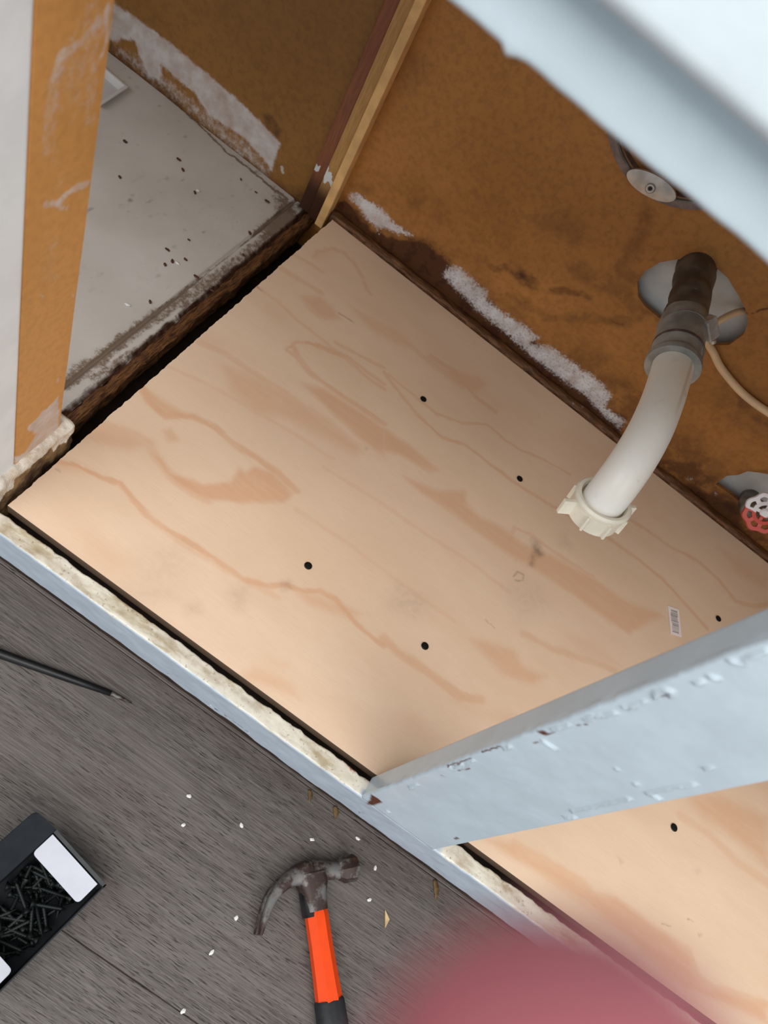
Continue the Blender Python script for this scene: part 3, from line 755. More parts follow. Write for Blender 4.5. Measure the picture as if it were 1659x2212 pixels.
# grey-brown wood-look floor planks: long cathedral shading, black pores
m = M('grey_wood_plank', 0.45, 0.35)
big = m.noise(5, (1.2, 7, 1), 5, 0.6, 0.6, rand=True)
fine = m.noise(14, (1.8, 46, 1), 4, 0.65, 0.4, rand=True)
pore = m.noise(16, (4.2, 66, 1), 2, 0.5, 0.5, rand=True)
c = m.mix(m.step(big, 0.3, 0.7), (0.070, 0.056, 0.049), (0.112, 0.094, 0.082))
c = m.mix(m.step(fine, 0.35, 0.7, 0, 0.75), c, (0.175, 0.152, 0.136))
c = m.mix(m.step(m.noise(7, (1, 2, 1), 3, rand=True), 0.5, 0.75, 0, 0.45), c, (0.118, 0.078, 0.069))
pm = m.math('MULTIPLY', m.step(pore, 0.58, 0.68), m.step(m.noise(6, (1, 4, 1), 2, rand=True), 0.30, 0.55))
c = m.mix(m.math('MULTIPLY', pm, 0.85), c, (0.020, 0.016, 0.014))
m.color(c)
m.bump(m.math('SUBTRACT', fine, m.math('MULTIPLY', pm, 1.2)), 0.5, 0.0012)
PLANK = m.mat

# aged white plastic, rubber, metal
m = M('aged_white_plastic', 0.35, 0.45)
c = m.mix(m.step(m.noise(9, (1, 1, 1), 4), 0.35, 0.7), (0.90, 0.88, 0.82), (0.87, 0.80, 0.68))
c = m.mix(m.step(m.noise(60, detail=4), 0.62, 0.8, 0, 0.45), c, (0.42, 0.35, 0.27))
c = m.mix(m.attr('grime'), c, (0.45, 0.33, 0.20))
m.color(c); m.bump(m.noise(30, detail=3), 0.12, 0.0008)
PVC = m.mat
NUT = simple('cream_nut_plastic', (0.84, 0.79, 0.66), 0.35, 0.45, 0, 0.08, 50, 0.1)
m = M('old_black_rubber', 0.45, 0.4)
c = m.mix(m.step(m.noise(30, detail=5), 0.35, 0.7), (0.060, 0.048, 0.037), (0.165, 0.138, 0.108))
c = m.mix(m.step(m.noise(120, detail=3), 0.68, 0.78, 0, 0.5), c, (0.30, 0.27, 0.24))
m.color(c); m.bump(m.noise(60, detail=4), 0.4, 0.001)
RUBBER = m.mat
GREY_RUBBER = simple('grey_rubber', (0.30, 0.29, 0.26), 0.5, 0.4, 0, 0.3, 40, 0.3, 0.001)
STEEL = simple('dull_steel', (0.50, 0.48, 0.45), 0.38, 0.5, 0.85, 0.2, 60, 0.2)
STEEL_PALE = simple('pale_clamp_steel', (0.48, 0.46, 0.43), 0.4, 0.5, 0.35, 0.2, 90, 0.3)
DARK_STEEL = simple('brown_tarnished_steel', (0.20, 0.155, 0.145), 0.45, 0.5, 0.6, 0.25, 80, 0.3)
m = M('rusty_forged_steel', 0.5, 0.4, 0.35)
rs = m.noise(55, detail=5, rough=0.65)
c = m.mix(m.step(rs, 0.42, 0.58), (0.048, 0.029, 0.023), (0.165, 0.155, 0.145))
c = m.mix(m.step(m.noise(150, detail=3), 0.55, 0.75, 0, 0.6), c, (0.12, 0.055, 0.035))
m.color(c); m.bump(rs, 0.4, 0.0012)
RUST = m.mat
DRYWALL = simple('grey_plaster', (0.55, 0.535, 0.50), 0.7, 0.25, 0, 0.12, 22, 0.3, 0.002)
CABLE = simple('cream_tubing', (0.76, 0.52, 0.30), 0.45, 0.4, 0, 0.08, 40, 0.05)
ORANGE = simple('orange_handle_paint', (0.82, 0.062, 0.002), 0.42, 0.35, 0, 0.05, 60, 0.06)
GRIP = simple('black_rubber_grip', (0.018, 0.018, 0.020), 0.6, 0.35, 0, 0.15, 250, 0.3, 0.0008)
BLACK = simple('black_steel', (0.016, 0.015, 0.015), 0.4, 0.45, 0.3, 0.2, 80, 0.1)
CARD_BLACK = simple('black_card', (0.014, 0.016, 0.020), 0.6, 0.25, 0, 0.15, 90, 0.15)
CARD_GREY = simple('dark_grey_card', (0.050, 0.053, 0.053), 0.6, 0.35, 0, 0.15, 90, 0.15)
CARD_WHITE = simple('white_card', (0.54, 0.54, 0.59), 0.6, 0.3, 0, 0.03, 60, 0.05)
SCREW_MAT = simple('black_phosphate', (0.007, 0.009, 0.009), 0.45, 0.3, 0.3, 0.3, 90, 0.1)
STICKER = simple('white_paper', (0.82, 0.74, 0.70), 0.6, 0.3, 0, 0.03, 60, 0.0)
INK = simple('grey_ink', (0.24, 0.21, 0.21), 0.6, 0.3, 0, 0.2, 400, 0.0)
CRUMB = simple('brown_crumb', (0.085, 0.035, 0.020), 0.7, 0.3, 0, 0.4, 120, 0.3)
FLAKE = simple('white_flake', (0.75, 0.72, 0.68), 0.6, 0.3, 0, 0.1, 90, 0.1)
SPLINT = simple('brown_splinter', (0.13, 0.075, 0.03), 0.6, 0.3, 0, 0.4, 200, 0.3)
CHIP_TAN = simple('tan_wood_chip', (0.55, 0.40, 0.20), 0.6, 0.3, 0, 0.2, 200, 0.2)
DARK_BASE = simple('dark_wood_base', (0.035, 0.022, 0.015), 0.8, 0.2, 0, 0.3, 40, 0.2)
SUBFLOOR = simple('dark_underlay', (0.018, 0.015, 0.013), 0.8, 0.2, 0, 0.2, 40, 0.0)
TRAY = simple('clear_white_plastic', (0.62, 0.60, 0.58), 0.25, 0.5, 0, 0.05, 30, 0.05)
COUNTER = simple('pale_laminate', (0.70, 0.70, 0.68), 0.4, 0.4, 0, 0.05, 30, 0.0)
m = M('red_and_white_wheel', 0.35, 0.5)
c = m.mix(m.step(m.math('ADD', m.attr('white'), m.math('MULTIPLY', m.math('SUBTRACT', m.noise(120, detail=3), 0.5), 0.5)), 0.4, 0.6), (0.60, 0.055, 0.025), (0.82, 0.78, 0.78))
m.color(c); m.bump(m.noise(90), 0.2, 0.0008)
WHEEL = m.mat
BRASS = simple('old_valve_metal', (0.24, 0.21, 0.18), 0.45, 0.5, 0.6, 0.3, 80, 0.3)
m = M('skin_shaded', 0.5, 0.35)
c = m.mix(m.step(m.noise(35, detail=4), 0.3, 0.7), (0.29, 0.074, 0.086), (0.33, 0.092, 0.102))  # finger colour darkened and reddened for the shade of an unbuilt phone
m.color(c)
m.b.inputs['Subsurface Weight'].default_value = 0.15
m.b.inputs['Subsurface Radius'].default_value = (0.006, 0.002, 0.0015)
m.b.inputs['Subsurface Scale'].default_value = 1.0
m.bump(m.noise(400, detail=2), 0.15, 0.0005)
SKIN_SHADED = m.mat
NAIL = simple('finger_nail', (0.70, 0.42, 0.38), 0.3, 0.5, 0, 0.05, 60, 0.0)

# ------------------------------------------------------------------ the setting: floor of planks
FZ = -0.145
floor = part('floor', abox(-2.2, 2.4, -2.4, 0.62, FZ - 0.03, FZ - 0.008), SUBFLOOR)
tag(floor, kind='structure')
rng = random.Random(4)
PW = 0.226
# one board mesh shared by all planks: a thin slab with eased long edges
def plank_mesh(length):
    prof = [(0.0002, -0.008), (0.0002, -0.0008), (0.0010, 0.0), (PW - 0.0010, 0.0), (PW - 0.0002, -0.0008), (PW - 0.0002, -0.008)]
    rings = [[(x, p[0], p[1]) for p in prof] for x in (0.0005, length - 0.0005)]
    v, f = loft(rings)
    me = bpy.data.meshes.new('plank')
    me.from_pydata([tuple(q) for q in v], [], f); me.materials.append(PLANK); me.update()
    return me
pm_ = plank_mesh(1.3)
row = 0
y = -0.224 - PW * 8
while y < 0.40:
    off_ = [0.10, 0.55, 0.95, 0.40][row % 4] if row not in (7, 8, 9) else (0.35, 0.08, 0.30)[row - 7]
    x = -1.5 - off_
    while x < 1.9:
        o = bpy.data.objects.new('plank', pm_)
        link(o, floor); o.location = (x, y, FZ)
        x += 1.3
    y += PW; row += 1

# ------------------------------------------------------------------ the base cabinet (old carcass and face frame)
cab = empty('base_cabinet', 'old blue painted kitchen sink base cabinet with its doors off', 'cabinet', (0.3, 0.3, FZ))
FRONT = -0.0243
# bottom rail: profile in (y, z) drawn along x
prof = round_rect(FRONT, -0.0075, -0.048, -0.0015, 0.0022, 0.0014)
xs = lines((-0.50, -0.02, 0.01), (-0.02, 0.86, 0.002), (0.86, 1.02, 0.01))
rings = []
for x in xs:
    rings.append([(x, p[0], p[1]) for p in prof])
v, f = loft(rings)
v = np.array(v)
wob = (fbm(v[:, 0] * 25, v[:, 1] * 0, 5) - 0.5)
topm = v[:, 2] > -0.008
v[:, 2] += np.where(v[:, 2] < -0.04, wob * 0.007 + 0.002 * np.sin(v[:, 0] * 9), 0)
v[:, 2] += np.where(topm, (fbm(v[:, 0] * 160, v[:, 1] * 160, 9) - 0.5) * 0.0016, 0)
v[:, 1] += np.where(v[:, 1] > -0.010, (fbm(v[:, 0] * 120, v[:, 2] * 60, 12) - 0.5) * 0.004, 0)
v[:, 1] += np.where(v[:, 1] < -0.022, (fbm(v[:, 0] * 60, v[:, 2] * 60, 14) - 0.5) * 0.0012, 0)
edge_n = (fbm(v[:, 0] * 90, v[:, 1] * 0, 21) - 0.5) * 0.006
cream = sstep(-0.0060, -0.0036, v[:, 2] + edge_n * 0.5) * sstep(FRONT + 0.0002, FRONT + 0.0016, v[:, 1] + edge_n * 0.3)
at_stile = sstep(0.398, 0.402, v[:, 0]) * (1 - sstep(0.488, 0.494, v[:, 0]))
cream = cream * (1 - at_stile * (v[:, 1] < -0.016))
part('bottom_rail', (v, f), PAINT_RAIL, cab, True, {
    'cream': cream, 'stain': field(RAIL_STAIN, v[:, 0], v[:, 1], 0.002) * 1.0,
    'red': np.maximum(field(RAIL_RED, v[:, 0], v[:, 1], 0.002, 300, 300), 0),
    'chip': field(FRAME_CHIP, v[:, 0], v[:, 2], 0.0006, 400, 400) * (v[:, 1] < -0.0225)})

# stiles: profile in (x, y) drawn up z
def stile(name, x0, x1, y0, y1, z0, z1, zl, mat, r=0.0022):
    prof = round_rect(x0, x1, y0, y1, r, 0.0013)
    rings = [[(p[0], p[1], z) for p in prof] for z in zl]
    v, f = loft(rings)
    v = np.array(v)
    n1 = (fbm(v[:, 0] * 70, v[:, 2] * 40, 31) - 0.5) * 0.0010
    fr = v[:, 1] < y0 + 0.0015
    ridge = field(FRAME_RIDGE, v[:, 0], v[:, 2], 0.0006, 300, 300)
    v[:, 1] -= np.where(fr, n1 * 0.6 + ridge * 0.0020, 0)
    corner = (v[:, 0] < x0 + 0.002) & (v[:, 1] < y0 + 0.004)
    v[:, 0] += np.where(corner, (fbm(v[:, 2] * 120, v[:, 1] * 0, 33) - 0.5) * 0.0014, 0)
    chip = field(FRAME_CHIP, v[:, 0], v[:, 2], 0.0006, 400, 400) * (v[:, 1] < y0 + 0.002)
    return part(name, (v, f), mat, cab, True, {'chip': chip})
stile('center_stile', 0.403, 0.485, FRONT, -0.0025, -0.002, 0.565, lines((-0.002, 0.46, 0.0014), (0.46, 0.565, 0.01)), PAINT)
stile('left_stile', -0.075, -0.012, FRONT, 0.021, -0.002, 0.565, lines((-0.002, 0.565, 0.006)), PAINT_LIT, 0.003)
# top rail
prof = round_rect(FRONT, -0.0025, 0.565, 0.64, 0.003, 0.003)
rings = [[(x, p[0], p[1]) for p in prof] for x in lines((-0.5, 0.05, 0.05), (0.05, 0.36, 0.003), (0.36, 1.02, 0.05))]
v, f = loft(rings); v = np.array(v)
v[:, 2] -= np.where(v[:, 2] < 0.568, (fbm(v[:, 0] * 60, v[:, 1] * 0, 41) - 0.5) * 0.0012 + 0.0022 * np.exp(-((v[:, 0] - 0.183) / 0.0022) ** 2), 0)
part('top_rail', (v, f), PAINT_PLAIN, cab, True)
# false drawer front over the top rail, thick soft paint on its edges
prof = round_rect(-0.0425, FRONT - 0.0002, 0.5935, 0.694, 0.0065, 0.004, 8)
rings = [[(x, p[0], p[1]) for p in prof] for x in lines((-0.05, 0.05, 0.02), (0.05, 0.36, 0.004), (0.36, 0.98, 0.05))]
v, f = loft(rings); v = np.array(v)
v[:, 1] += (fbm(v[:, 0] * 50, v[:, 2] * 50, 43) - 0.5) * 0.0012
part('drawer_front', (v, f), PAINT_FRONT, cab, True)

# orange hardboard partition behind the left stile
us = lines((0.021, 0.0745, 0.0012)); vs = lines((0.030, 0.47, 0.0016), (0.47, 0.69, 0.02))
v, f, U, V = grid_panel(us, vs, lambda U, V: np.stack([np.full(U.shape, -0.012), U, V], -1), (-0.018, 0, 0))
v[:, 0] += (fbm(U * 30, V * 30, 3) - 0.5) * 0.0006
part('partition_board', (v, f), SIDE, cab, False, {'paint': field(PANEL_SMEAR, U, V, 0.0025, 120, 120) * 0.9, 'dark': U * 0})
# dirty block with putty under it
prof = round_rect(-0.034, -0.0045, -0.04, 0.032, 0.006, 0.0025)
rings = [[(p[0], yy, p[1]) for p in prof] for yy in lines((-0.006, 0.086, 0.0025))]
v, f = loft(rings); v = np.array(v)
nn = (fbm(v[:, 1] * 130, v[:, 2] * 130 + v[:, 0] * 90, 51) - 0.5)
v[:, 0] += np.where(v[:, 0] > -0.010, nn * 0.005 - 0.001, 0)
v[:, 2] += np.where(v[:, 2] > 0.02, nn * 0.006, 0)
part('putty_block', (v, f), PUTTY, cab, True, {'cream': sstep(0.012, 0.030, v[:, 2] + (v[:, 0] < -0.012) * 0.02 + 0.012 * (v[:, 1] < 0.012) + 0.008 * (v[:, 1] > 0.06))})

# rotten side rail left of the plywood
rings = []
prof = round_rect(-0.0385, -0.0255, -0.047, -0.0255, 0.004, 0.003)
for yy in lines((0.02, 0.588, 0.003)):
    rings.append([(p[0], yy, p[1]) for p in prof])
v, f = loft(rings); v = np.array(v)
nn = fbm(v[:, 0] * 300, v[:, 1] * 45, 61) - 0.5
v[:, 2] += np.where(v[:, 2] > -0.03, nn * 0.007, 0)
v[:, 0] += np.where(v[:, 2] > -0.06, (fbm(v[:, 2] * 60, v[:, 1] * 50, 63) - 0.5) * 0.008, 0)
part('side_rail', (v, f), ROT, cab, True)

# white base of the compartment next door, with a groove along its edge
us = lines((-0.50, -0.36, 0.02), (-0.36, -0.0375, 0.0018)); vs = lines((-0.006, 0.05, 0.01), (0.05, 0.589, 0.0018))
def nf(U, V):
    z = -0.022 + (fbm(U * 14, V * 14, 71) - 0.5) * 0.0016
    gx = -0.0597 + (fbm(V * 20, V * 0, 72) - 0.5) * 0.002
    z = z - 0.0040 * np.exp(-((U - gx) / 0.0020) ** 2)
    z = z - 0.006 * sstep(-0.0425, -0.0375, U + (fbm(U * 90, V * 90, 73) - 0.5) * 0.008)
    return np.stack([U, V, z], -1)
v, f, U, V = grid_panel(us, vs, nf, (0, 0, -0.014))
dirt = field(NFLOOR_DIRT, U, V, 0.004, 90, 90)
edge = sstep(-0.055, -0.040, U) * 0.42
spk = sstep(0.82, 0.88, noise2(U * 260, V * 260, 77)) * sstep(0.5, 0.8, noise2(U * 22, V * 22, 78)) * 0.8
gx = -0.0597 + (fbm(V * 20, V * 0, 72) - 0.5) * 0.002
dirt = np.clip(np.maximum(np.maximum(dirt, edge), spk * 0.6 * (U > -0.16)) + 0.55 * np.exp(-((U - gx) / 0.0022) ** 2), 0, 1)
rot = sstep(0.35, 0.65, sstep(-0.0465, -0.0385, U) * 0.5 + fbm(U * 130, V * 60, 79) * 0.75 - 0.16 + 0.2 * sstep(0.40, 0.56, V) * sstep(-0.07, -0.045, U))
part('neighbor_base', (v, f), NFLOOR, cab, False, {'dirt': dirt, 'rot': rot})

# back panels
WY = 0.59
us = lines((-0.034, 0.66, 0.002), (0.66, 1.02, 0.01)); vs = lines((-0.08, -0.03, 0.01), (-0.03, 0.345, 0.002), (0.345, 0.69, 0.02))
v, f, U, V = grid_panel(us, vs, lambda U, V: np.stack([U, np.full(U.shape, WY), V], -1), (0, 0.006, 0), hole=[HOLE_PIPE[0][3], HOLE_VALVE[0][3]])
dk = field(WALL_DARK, U, V, 0.010, 60, 60)
low = 0.55 * (1 - sstep(0.02, 0.10, V + (fbm(U * 18, V * 18, 81) - 0.5) * 0.09)) * sstep(0.0, 0.08, U)
dk = np.clip(np.maximum(dk, low) + 0.25 * sstep(0.55, 0.8, fbm(U * 9, V * 14, 83)) * (V < 0.24), 0, 1)
bp = part('back_panel', (v, f), BACK, cab, False, {'paint': field(WALL_PAINT, U, V, 0.003, 150, 150), 'dark': dk})
us = lines((-0.5, -0.38, 0.02), (-0.38, -0.034, 0.002)); vs = lines((-0.08, -0.04, 0.01), (-0.04, 0.12, 0.002), (0.12, 0.69, 0.02))
v, f, U, V = grid_panel(us, vs, lambda U, V: np.stack([U, np.full(U.shape, WY), V], -1), (0, 0.006, 0))
part('back_panel', (v, f), BACKN, cab, False, {'paint': field(NWALL_PAINT, U, V, 0.002, 150, 150), 'dark': field(NWALL_DARK, U, V, 0.003, 80, 80)})
# two battens between the compartments
def batten(name, x0, x1, y0, y1, z0, mat, pz, seed, side):
    prof = round_rect(x0, x1, y0, y1, 0.0012, 0.002)
    v, f = loft([[(p[0], p[1], z) for p in prof] for z in lines((z0, 0.25, 0.003), (0.25, 0.69, 0.03))])
    v = np.array(v)
    w = pz + (fbm(v[:, 0] * 150, v[:, 1] * 80, seed) - 0.5) * 0.04
    pt = (1 - sstep(w - 0.003, w + 0.003, v[:, 2])) * side(v) * sstep(0.030, 0.042, v[:, 2] + (fbm(v[:, 0] * 200, v[:, 2] * 30, seed + 3) - 0.5) * 0.03)
    dk = 1 - sstep(0.012, 0.050, v[:, 2])
    part(name, (v, f), mat, cab, False, {'paint': pt, 'dark': dk})
batten('batten', -0.0341, -0.0190, 0.5765, WY, -0.02, BATTEN, 0.050, 5, lambda v: (v[:, 1] < 0.5785) * 1.0)
batten('batten', -0.0505, -0.0343, 0.5800, WY, -0.02, BATTEN_RED, 0.055, 8, lambda v: (v[:, 0] < -0.043) * 0.9)
batten('batten', -0.0188, -0.0075, 0.5715, WY, -0.02, BATTEN_LIT, 0.0, 9, lambda v: v[:, 0] * 0)  # separate pale strip standing in for the batten's lit face
# stained strip along the back of the plywood
prof = round_rect(0.577, WY, -0.03, 0.006, 0.004, 0.002)
v, f = loft([[(x, p[0], p[1]) for p in prof] for x in lines((-0.005, 0.72, 0.003), (0.72, 1.02, 0.02))]); v = np.array(v)
v[:, 1] += np.where(v[:, 1] < 0.58, (fbm(v[:, 0] * 70, v[:, 2] * 80, 91) - 0.5) * 0.005, 0)
v[:, 2] += np.where(v[:, 2] > 0, (fbm(v[:, 0] * 60, v[:, 1] * 200, 92) - 0.5) * 0.004, 0)
part('back_strip', (v, f), STRIP, cab, True)
# carcass out of sight: plinth, old base, sides, worktop
part('toe_kick', abox(-0.5, 1.02, 0.045, 0.060, FZ, -0.049), DARK_BASE, cab)
part('old_base', abox(-0.50, 1.02, -0.0070, 0.600, -0.106, -0.092), DARK_BASE, cab)
part('side_panel', abox(-0.518, -0.501, -0.003, 0.60, FZ, 0.69), COUNTER, cab)
part('side_panel', abox(1.021, 1.038, -0.003, 0.60, FZ, 0.69), COUNTER, cab)
part('worktop', abox(-0.53, 1.05, -0.06, 0.62, 0.6945, 0.73, 0.004), COUNTER, cab)
wall = part('wall_back', abox(-0.6, 1.15, 0.621, 0.66, FZ - 0.008, 0.9), DRYWALL)
tag(wall, kind='structure')
part('plaster_patch', abox(0.32, 0.52, 0.6075, 0.6205, 0.15, 0.29), DRYWALL, cab)
part('plaster_patch', abox(0.60, 0.80, 0.6075, 0.6205, 0.00, 0.13), DRYWALL, cab)

# ------------------------------------------------------------------ plywood sheet
ply = empty('plywood_sheet', 'new pale pine plywood sheet laid as the cabinet floor, held by black screws', 'plywood', (0.35, 0.28, 0))
us = lines((0.0, 0.99, 0.0013)); vs = lines((0.0, 0.5755, 0.0013))
def pf(U, V):
    xl = np.where(U < 0.002, (fbm(V * 160, V * 0, 101) - 0.5) * 0.0022, 0)
    z = (fbm(U * 6, V * 6, 103) - 0.5) * 0.0008
    return np.stack([U + xl, V, z], -1)
v, f, U, V = grid_panel(us, vs, pf, (0, 0, -0.012), lip=0.06)
gr = field(PLY_GRAIN, U, V, 0.0022, 60, 260, 5)
stn = field(PLY_STAIN, U, V, 0.002, 150, 150)
low = (np.arange(len(v)) >= len(us) * len(vs)) * 1.0
part('panel', (v, f), PLY, ply, False, {'grain': gr, 'stain': stn, 'edge': low})
for sx, sy in SCREWS:
    head = lathe([(0.0003, 0.0003), (0.0028, 0.0003), (0.0041, 0.0012), (0.0041, 0.0016), (0.0030, 0.0018), (0.0, 0.0018)], (sx, sy, -0.0004), (0, 0, 1), 20)
    a = rng.uniform(0, 1.5)
    s = part('screw', head, SCREW_MAT, ply, True)
    d1 = Vector((math.cos(a), math.sin(a), 0)); d2 = Vector((-d1.y, d1.x, 0))
    cr = join(obox((sx, sy, 0.00145), d1, d2, Z, 0.0022, 0.0004, 0.0002), obox((sx, sy, 0.00145), d2, d1, Z, 0.0022, 0.0004, 0.0002))
    part('cross_slot', cr, BLACK, s)
# price sticker with its bars
c0, c1, c2, c3 = [Vector((p[0], p[1], 0.0006)) for p in LABEL]
cen = (c0 + c1 + c2 + c3) / 4
long_ = ((c2 + c3) / 2 - (c0 + c1) / 2).normalized(); wid = Vector((-long_.y, long_.x, 0))
stk = part('sticker', obox(cen, long_, wid, Z, 0.0185, 0.0085, 0.0002), STICKER, ply)
bars = []
r2 = random.Random(8); t = -0.0150
while t < 0.0155:
    w = r2.choice((0.00035, 0.00035, 0.0006, 0.0009))
    sh = 0.0012 * math.sin(t * 330)
    bars.append(obox(cen + long_ * (t + w / 2) + wid * sh * 0.4 + Z * 0.00025, long_, wid, Z, w / 2, 0.0056 - abs(sh) * 0.6, 0.00005))
    t += w + r2.choice((0.0004, 0.0005, 0.0009))
part('barcode', join(*bars), INK, stk)

# ------------------------------------------------------------------ drain pipe
pipe = empty('drain_pipe', 'white plastic waste pipe bending down from a dark rubber stub in the wall', 'pipe', (0.397, 0.605, 0.236))
path = catmull([(0.389, 0.606, 0.243), (0.392, 0.57, 0.2455), (0.3965, 0.53, 0.246), (0.401, 0.495, 0.244)], 8)
rub = sweep(path, [0.0205, 0.0225, 0.0212, 0.0208, 0.0215, 0.0222], 36, bumps=lambda i, j: 0.035 * math.sin(i * 0.9) + 0.02 * math.sin(j * 0.5 + i))
part('rubber_stub', rub, RUBBER, pipe, True)
path = catmull([(0.4005, 0.500, 0.2445), (0.4045, 0.47, 0.2425), (0.4085, 0.438, 0.2405), (0.4105, 0.422, 0.2395)], 10)
prof = [0.0225, 0.0240, 0.0250, 0.0248, 0.0246, 0.0248, 0.0252, 0.0240, 0.0238, 0.0272, 0.0275, 0.0272]
cp = part('coupling', sweep(path, prof, 40), GREY_RUBBER, pipe)
auto_smooth(cp, 35)
d = Vector((0.0045, -0.03, -0.002)).normalized()
def band(center, axis, r, w, th, name, mat, par):
    a = Vector(axis).normalized()
    vf = lathe([(r, -w / 2), (r + th, -w / 2), (r + th, w / 2), (r, w / 2)], center, a, 40, closed=True)
    return auto_smooth(part(name, vf, mat, par), 30)
cl = band((0.4035, 0.478, 0.2432), (0.13, -1, 0.22), 0.0240, 0.010, 0.0010, 'hose_clamp', GREY_RUBBER, pipe)
sc = Vector((0.4215, 0.484, 0.2605)); sx_ = Vector((0.75, 0.15, -0.62)).normalized(); sn = Vector((0.45, -0.55, 0.70)).normalized()
sn = (sn - sx_ * sn.dot(sx_)).normalized(); sy_ = sn.cross(sx_)
part('clamp_housing', obox(sc + sn * 0.001, sx_, sy_, sn, 0.0125, 0.0070, 0.0050, 0.0012), STEEL_PALE, cl)
part('clamp_screw', join(lathe([(0.0, -0.013), (0.0042, -0.013), (0.0042, -0.009), (0.0026, -0.009), (0.0026, 0.014), (0.0036, 0.014), (0.0036, 0.018), (0.0, 0.018)], sc + sn * 0.0015, sx_, 14)), STEEL, cl)
band((0.4078, 0.449, 0.2412), (0.13, -1, -0.10), 0.0248, 0.003, 0.0012, 'clamp_band', DARK_STEEL, pipe)
path = catmull([(0.4095, 0.434, 0.2400), (0.4125, 0.40, 0.2395), (0.4148, 0.365, 0.2385), (0.4160, 0.325, 0.2350), (0.4170, 0.292, 0.2235), (0.4185, 0.272, 0.206), (0.4205, 0.262, 0.188), (0.4222, 0.259, 0.176)], 10)
vf = sweep(path, [0.0198, 0.0197, 0.0197, 0.0199, 0.0201, 0.0202, 0.0200, 0.0200], 72, up=(0, 0, 1))
v = np.array([tuple(q) for q in vf[0]])
cx = np.interp(v[:, 1], [0.26, 0.292, 0.325, 0.434], [0.4205, 0.417, 0.416, 0.4095])
seam = 0.55 * np.exp(-((v[:, 0] - cx - 0.0085) / 0.0016) ** 2) * (v[:, 2] > 0.238) * sstep(0.33, 0.37, v[:, 1]) + 0.5 * sstep(0.425, 0.44, v[:, 1])
part('bent_tube', (v, vf[1]), PVC, pipe, True, {'grime': np.clip(seam, 0, 1)})
# slip nut: flange ring, ribbed body, two ears
na = Vector((0.20, -0.12, -0.97)).normalized(); no = Vector((0.4200, 0.2625, 0.1905))
body = lathe([(0.0218, 0.0), (0.0232, -0.0034), (0.0262, -0.0036), (0.0280, -0.0012), (0.0276, 0.0014), (0.0264, 0.0026), (0.0262, 0.0034), (0.0256, 0.021), (0.0240, 0.022), (0.0225, 0.021), (0.0222, 0.004)], no, na, 48, start=(1, 0, 0), closed=True)
nut = auto_smooth(part('slip_nut', body, NUT, pipe), 35)
na_u = (X - na * X.dot(na)).normalized(); na_w = na.cross(na_u)
for k in range(8):
    a = math.radians(k * 45 + 12)
    dr = na_u * math.cos(a) + na_w * math.sin(a); tg = na.cross(dr)
    big = k in (3, 7)
    ln = 0.0060 if big else 0.0016
    part('nut_ear' if big else 'nut_rib', obox(no + na * 0.012 + dr * (0.0252 + ln), dr, tg, na, ln + 0.001, 0.0022 if big else 0.0013, 0.0085, 0.0006), NUT, nut)

# cream tubing out of the hole beside the pipe
tb = catmull([(0.4665, 0.604, 0.238), (0.4560, 0.590, 0.2345), (0.4480, 0.578, 0.221), (0.4475, 0.572, 0.206), (0.4560, 0.577, 0.1955), (0.4740, 0.583, 0.1862), (0.498, 0.585, 0.1754), (0.5379, 0.585, 0.1682), (0.5757, 0.585, 0.1698), (0.62, 0.585, 0.178), (0.68, 0.585, 0.200), (0.74, 0.586, 0.24)], 8)
tb_o = part('water_tube', sweep(tb, [0.0038, 0.0046, 0.0052], 14), CABLE, None, True)
tag(tb_o, 'thin cream plastic tube looping out of the pipe hole across the brown wall', 'tube')

# ------------------------------------------------------------------ shut-off valve
val = empty('shutoff_valve', 'red and white handwheel valve poking through the ragged lower right wall hole', 'valve', (0.668, 0.607, 0.07))
wc = Vector((0.669, 0.545, 0.083)); wa = Vector((-0.12, -0.80, 0.58)).normalized()
part('valve_body', join(lathe([(0.0, 0.0), (0.013, 0.0), (0.014, 0.02), (0.010, 0.022), (0.010, 0.034), (0.0, 0.034)], (0.672, 0.6055, 0.045), (0, -1, 0.1), 20),
                        lathe([(0.0, -0.004), (0.011, -0.004), (0.012, 0.012), (0.0085, 0.014), (0.0085, 0.024), (0.0, 0.024)], wc - wa * 0.036, wa, 16)), BRASS, val, True)
part('stem', lathe([(0.0, -0.02), (0.0035, -0.02), (0.0035, 0.004), (0.0, 0.004)], wc, wa, 12), BRASS, val, True)
wu = (X - wa * X.dot(wa)).normalized(); ww = wa.cross(wu)
NS = 72; rings = []
for j in range(NS):
    a = 2 * math.pi * j / NS
    dr = wu * math.cos(a) + ww * math.sin(a)
    ro = 0.0250 + 0.0012 * math.cos(8 * a); ri = 0.0135
    # rim pierced by eight oval windows is built from an outer and an inner ring plus bridges
    rings.append([wc + dr * (ro) + wa * (-0.002), wc + dr * (ro + 0.001) + wa * 0.001, wc + dr * ro + wa * 0.0035, wc + dr * (ro - 0.0050) + wa * 0.0038, wc + dr * (ro - 0.0055) + wa * 0.0005])
rings.append(rings[0])
parts_ = [loft(rings, caps=False)]
rings = []
for j in range(NS):
    a = 2 * math.pi * j / NS
    dr = wu * math.cos(a) + ww * math.sin(a)
    rings.append([wc + dr * 0.0150 + wa * 0.0, wc + dr * 0.0150 + wa * 0.0036, wc + dr * 0.0105 + wa * 0.0046, wc + dr * 0.0105 + wa * 0.0008])
rings.append(rings[0]); parts_.append(loft(rings, caps=False))
for k in range(8):
    a = math.radians(k * 45 + 22)
    dr = wu * math.cos(a) + ww * math.sin(a)
    parts_.append(obox(wc + dr * 0.0172 + wa * 0.0018, dr, wa.cross(dr), wa, 0.0036, 0.0028, 0.0017, 0.0006))
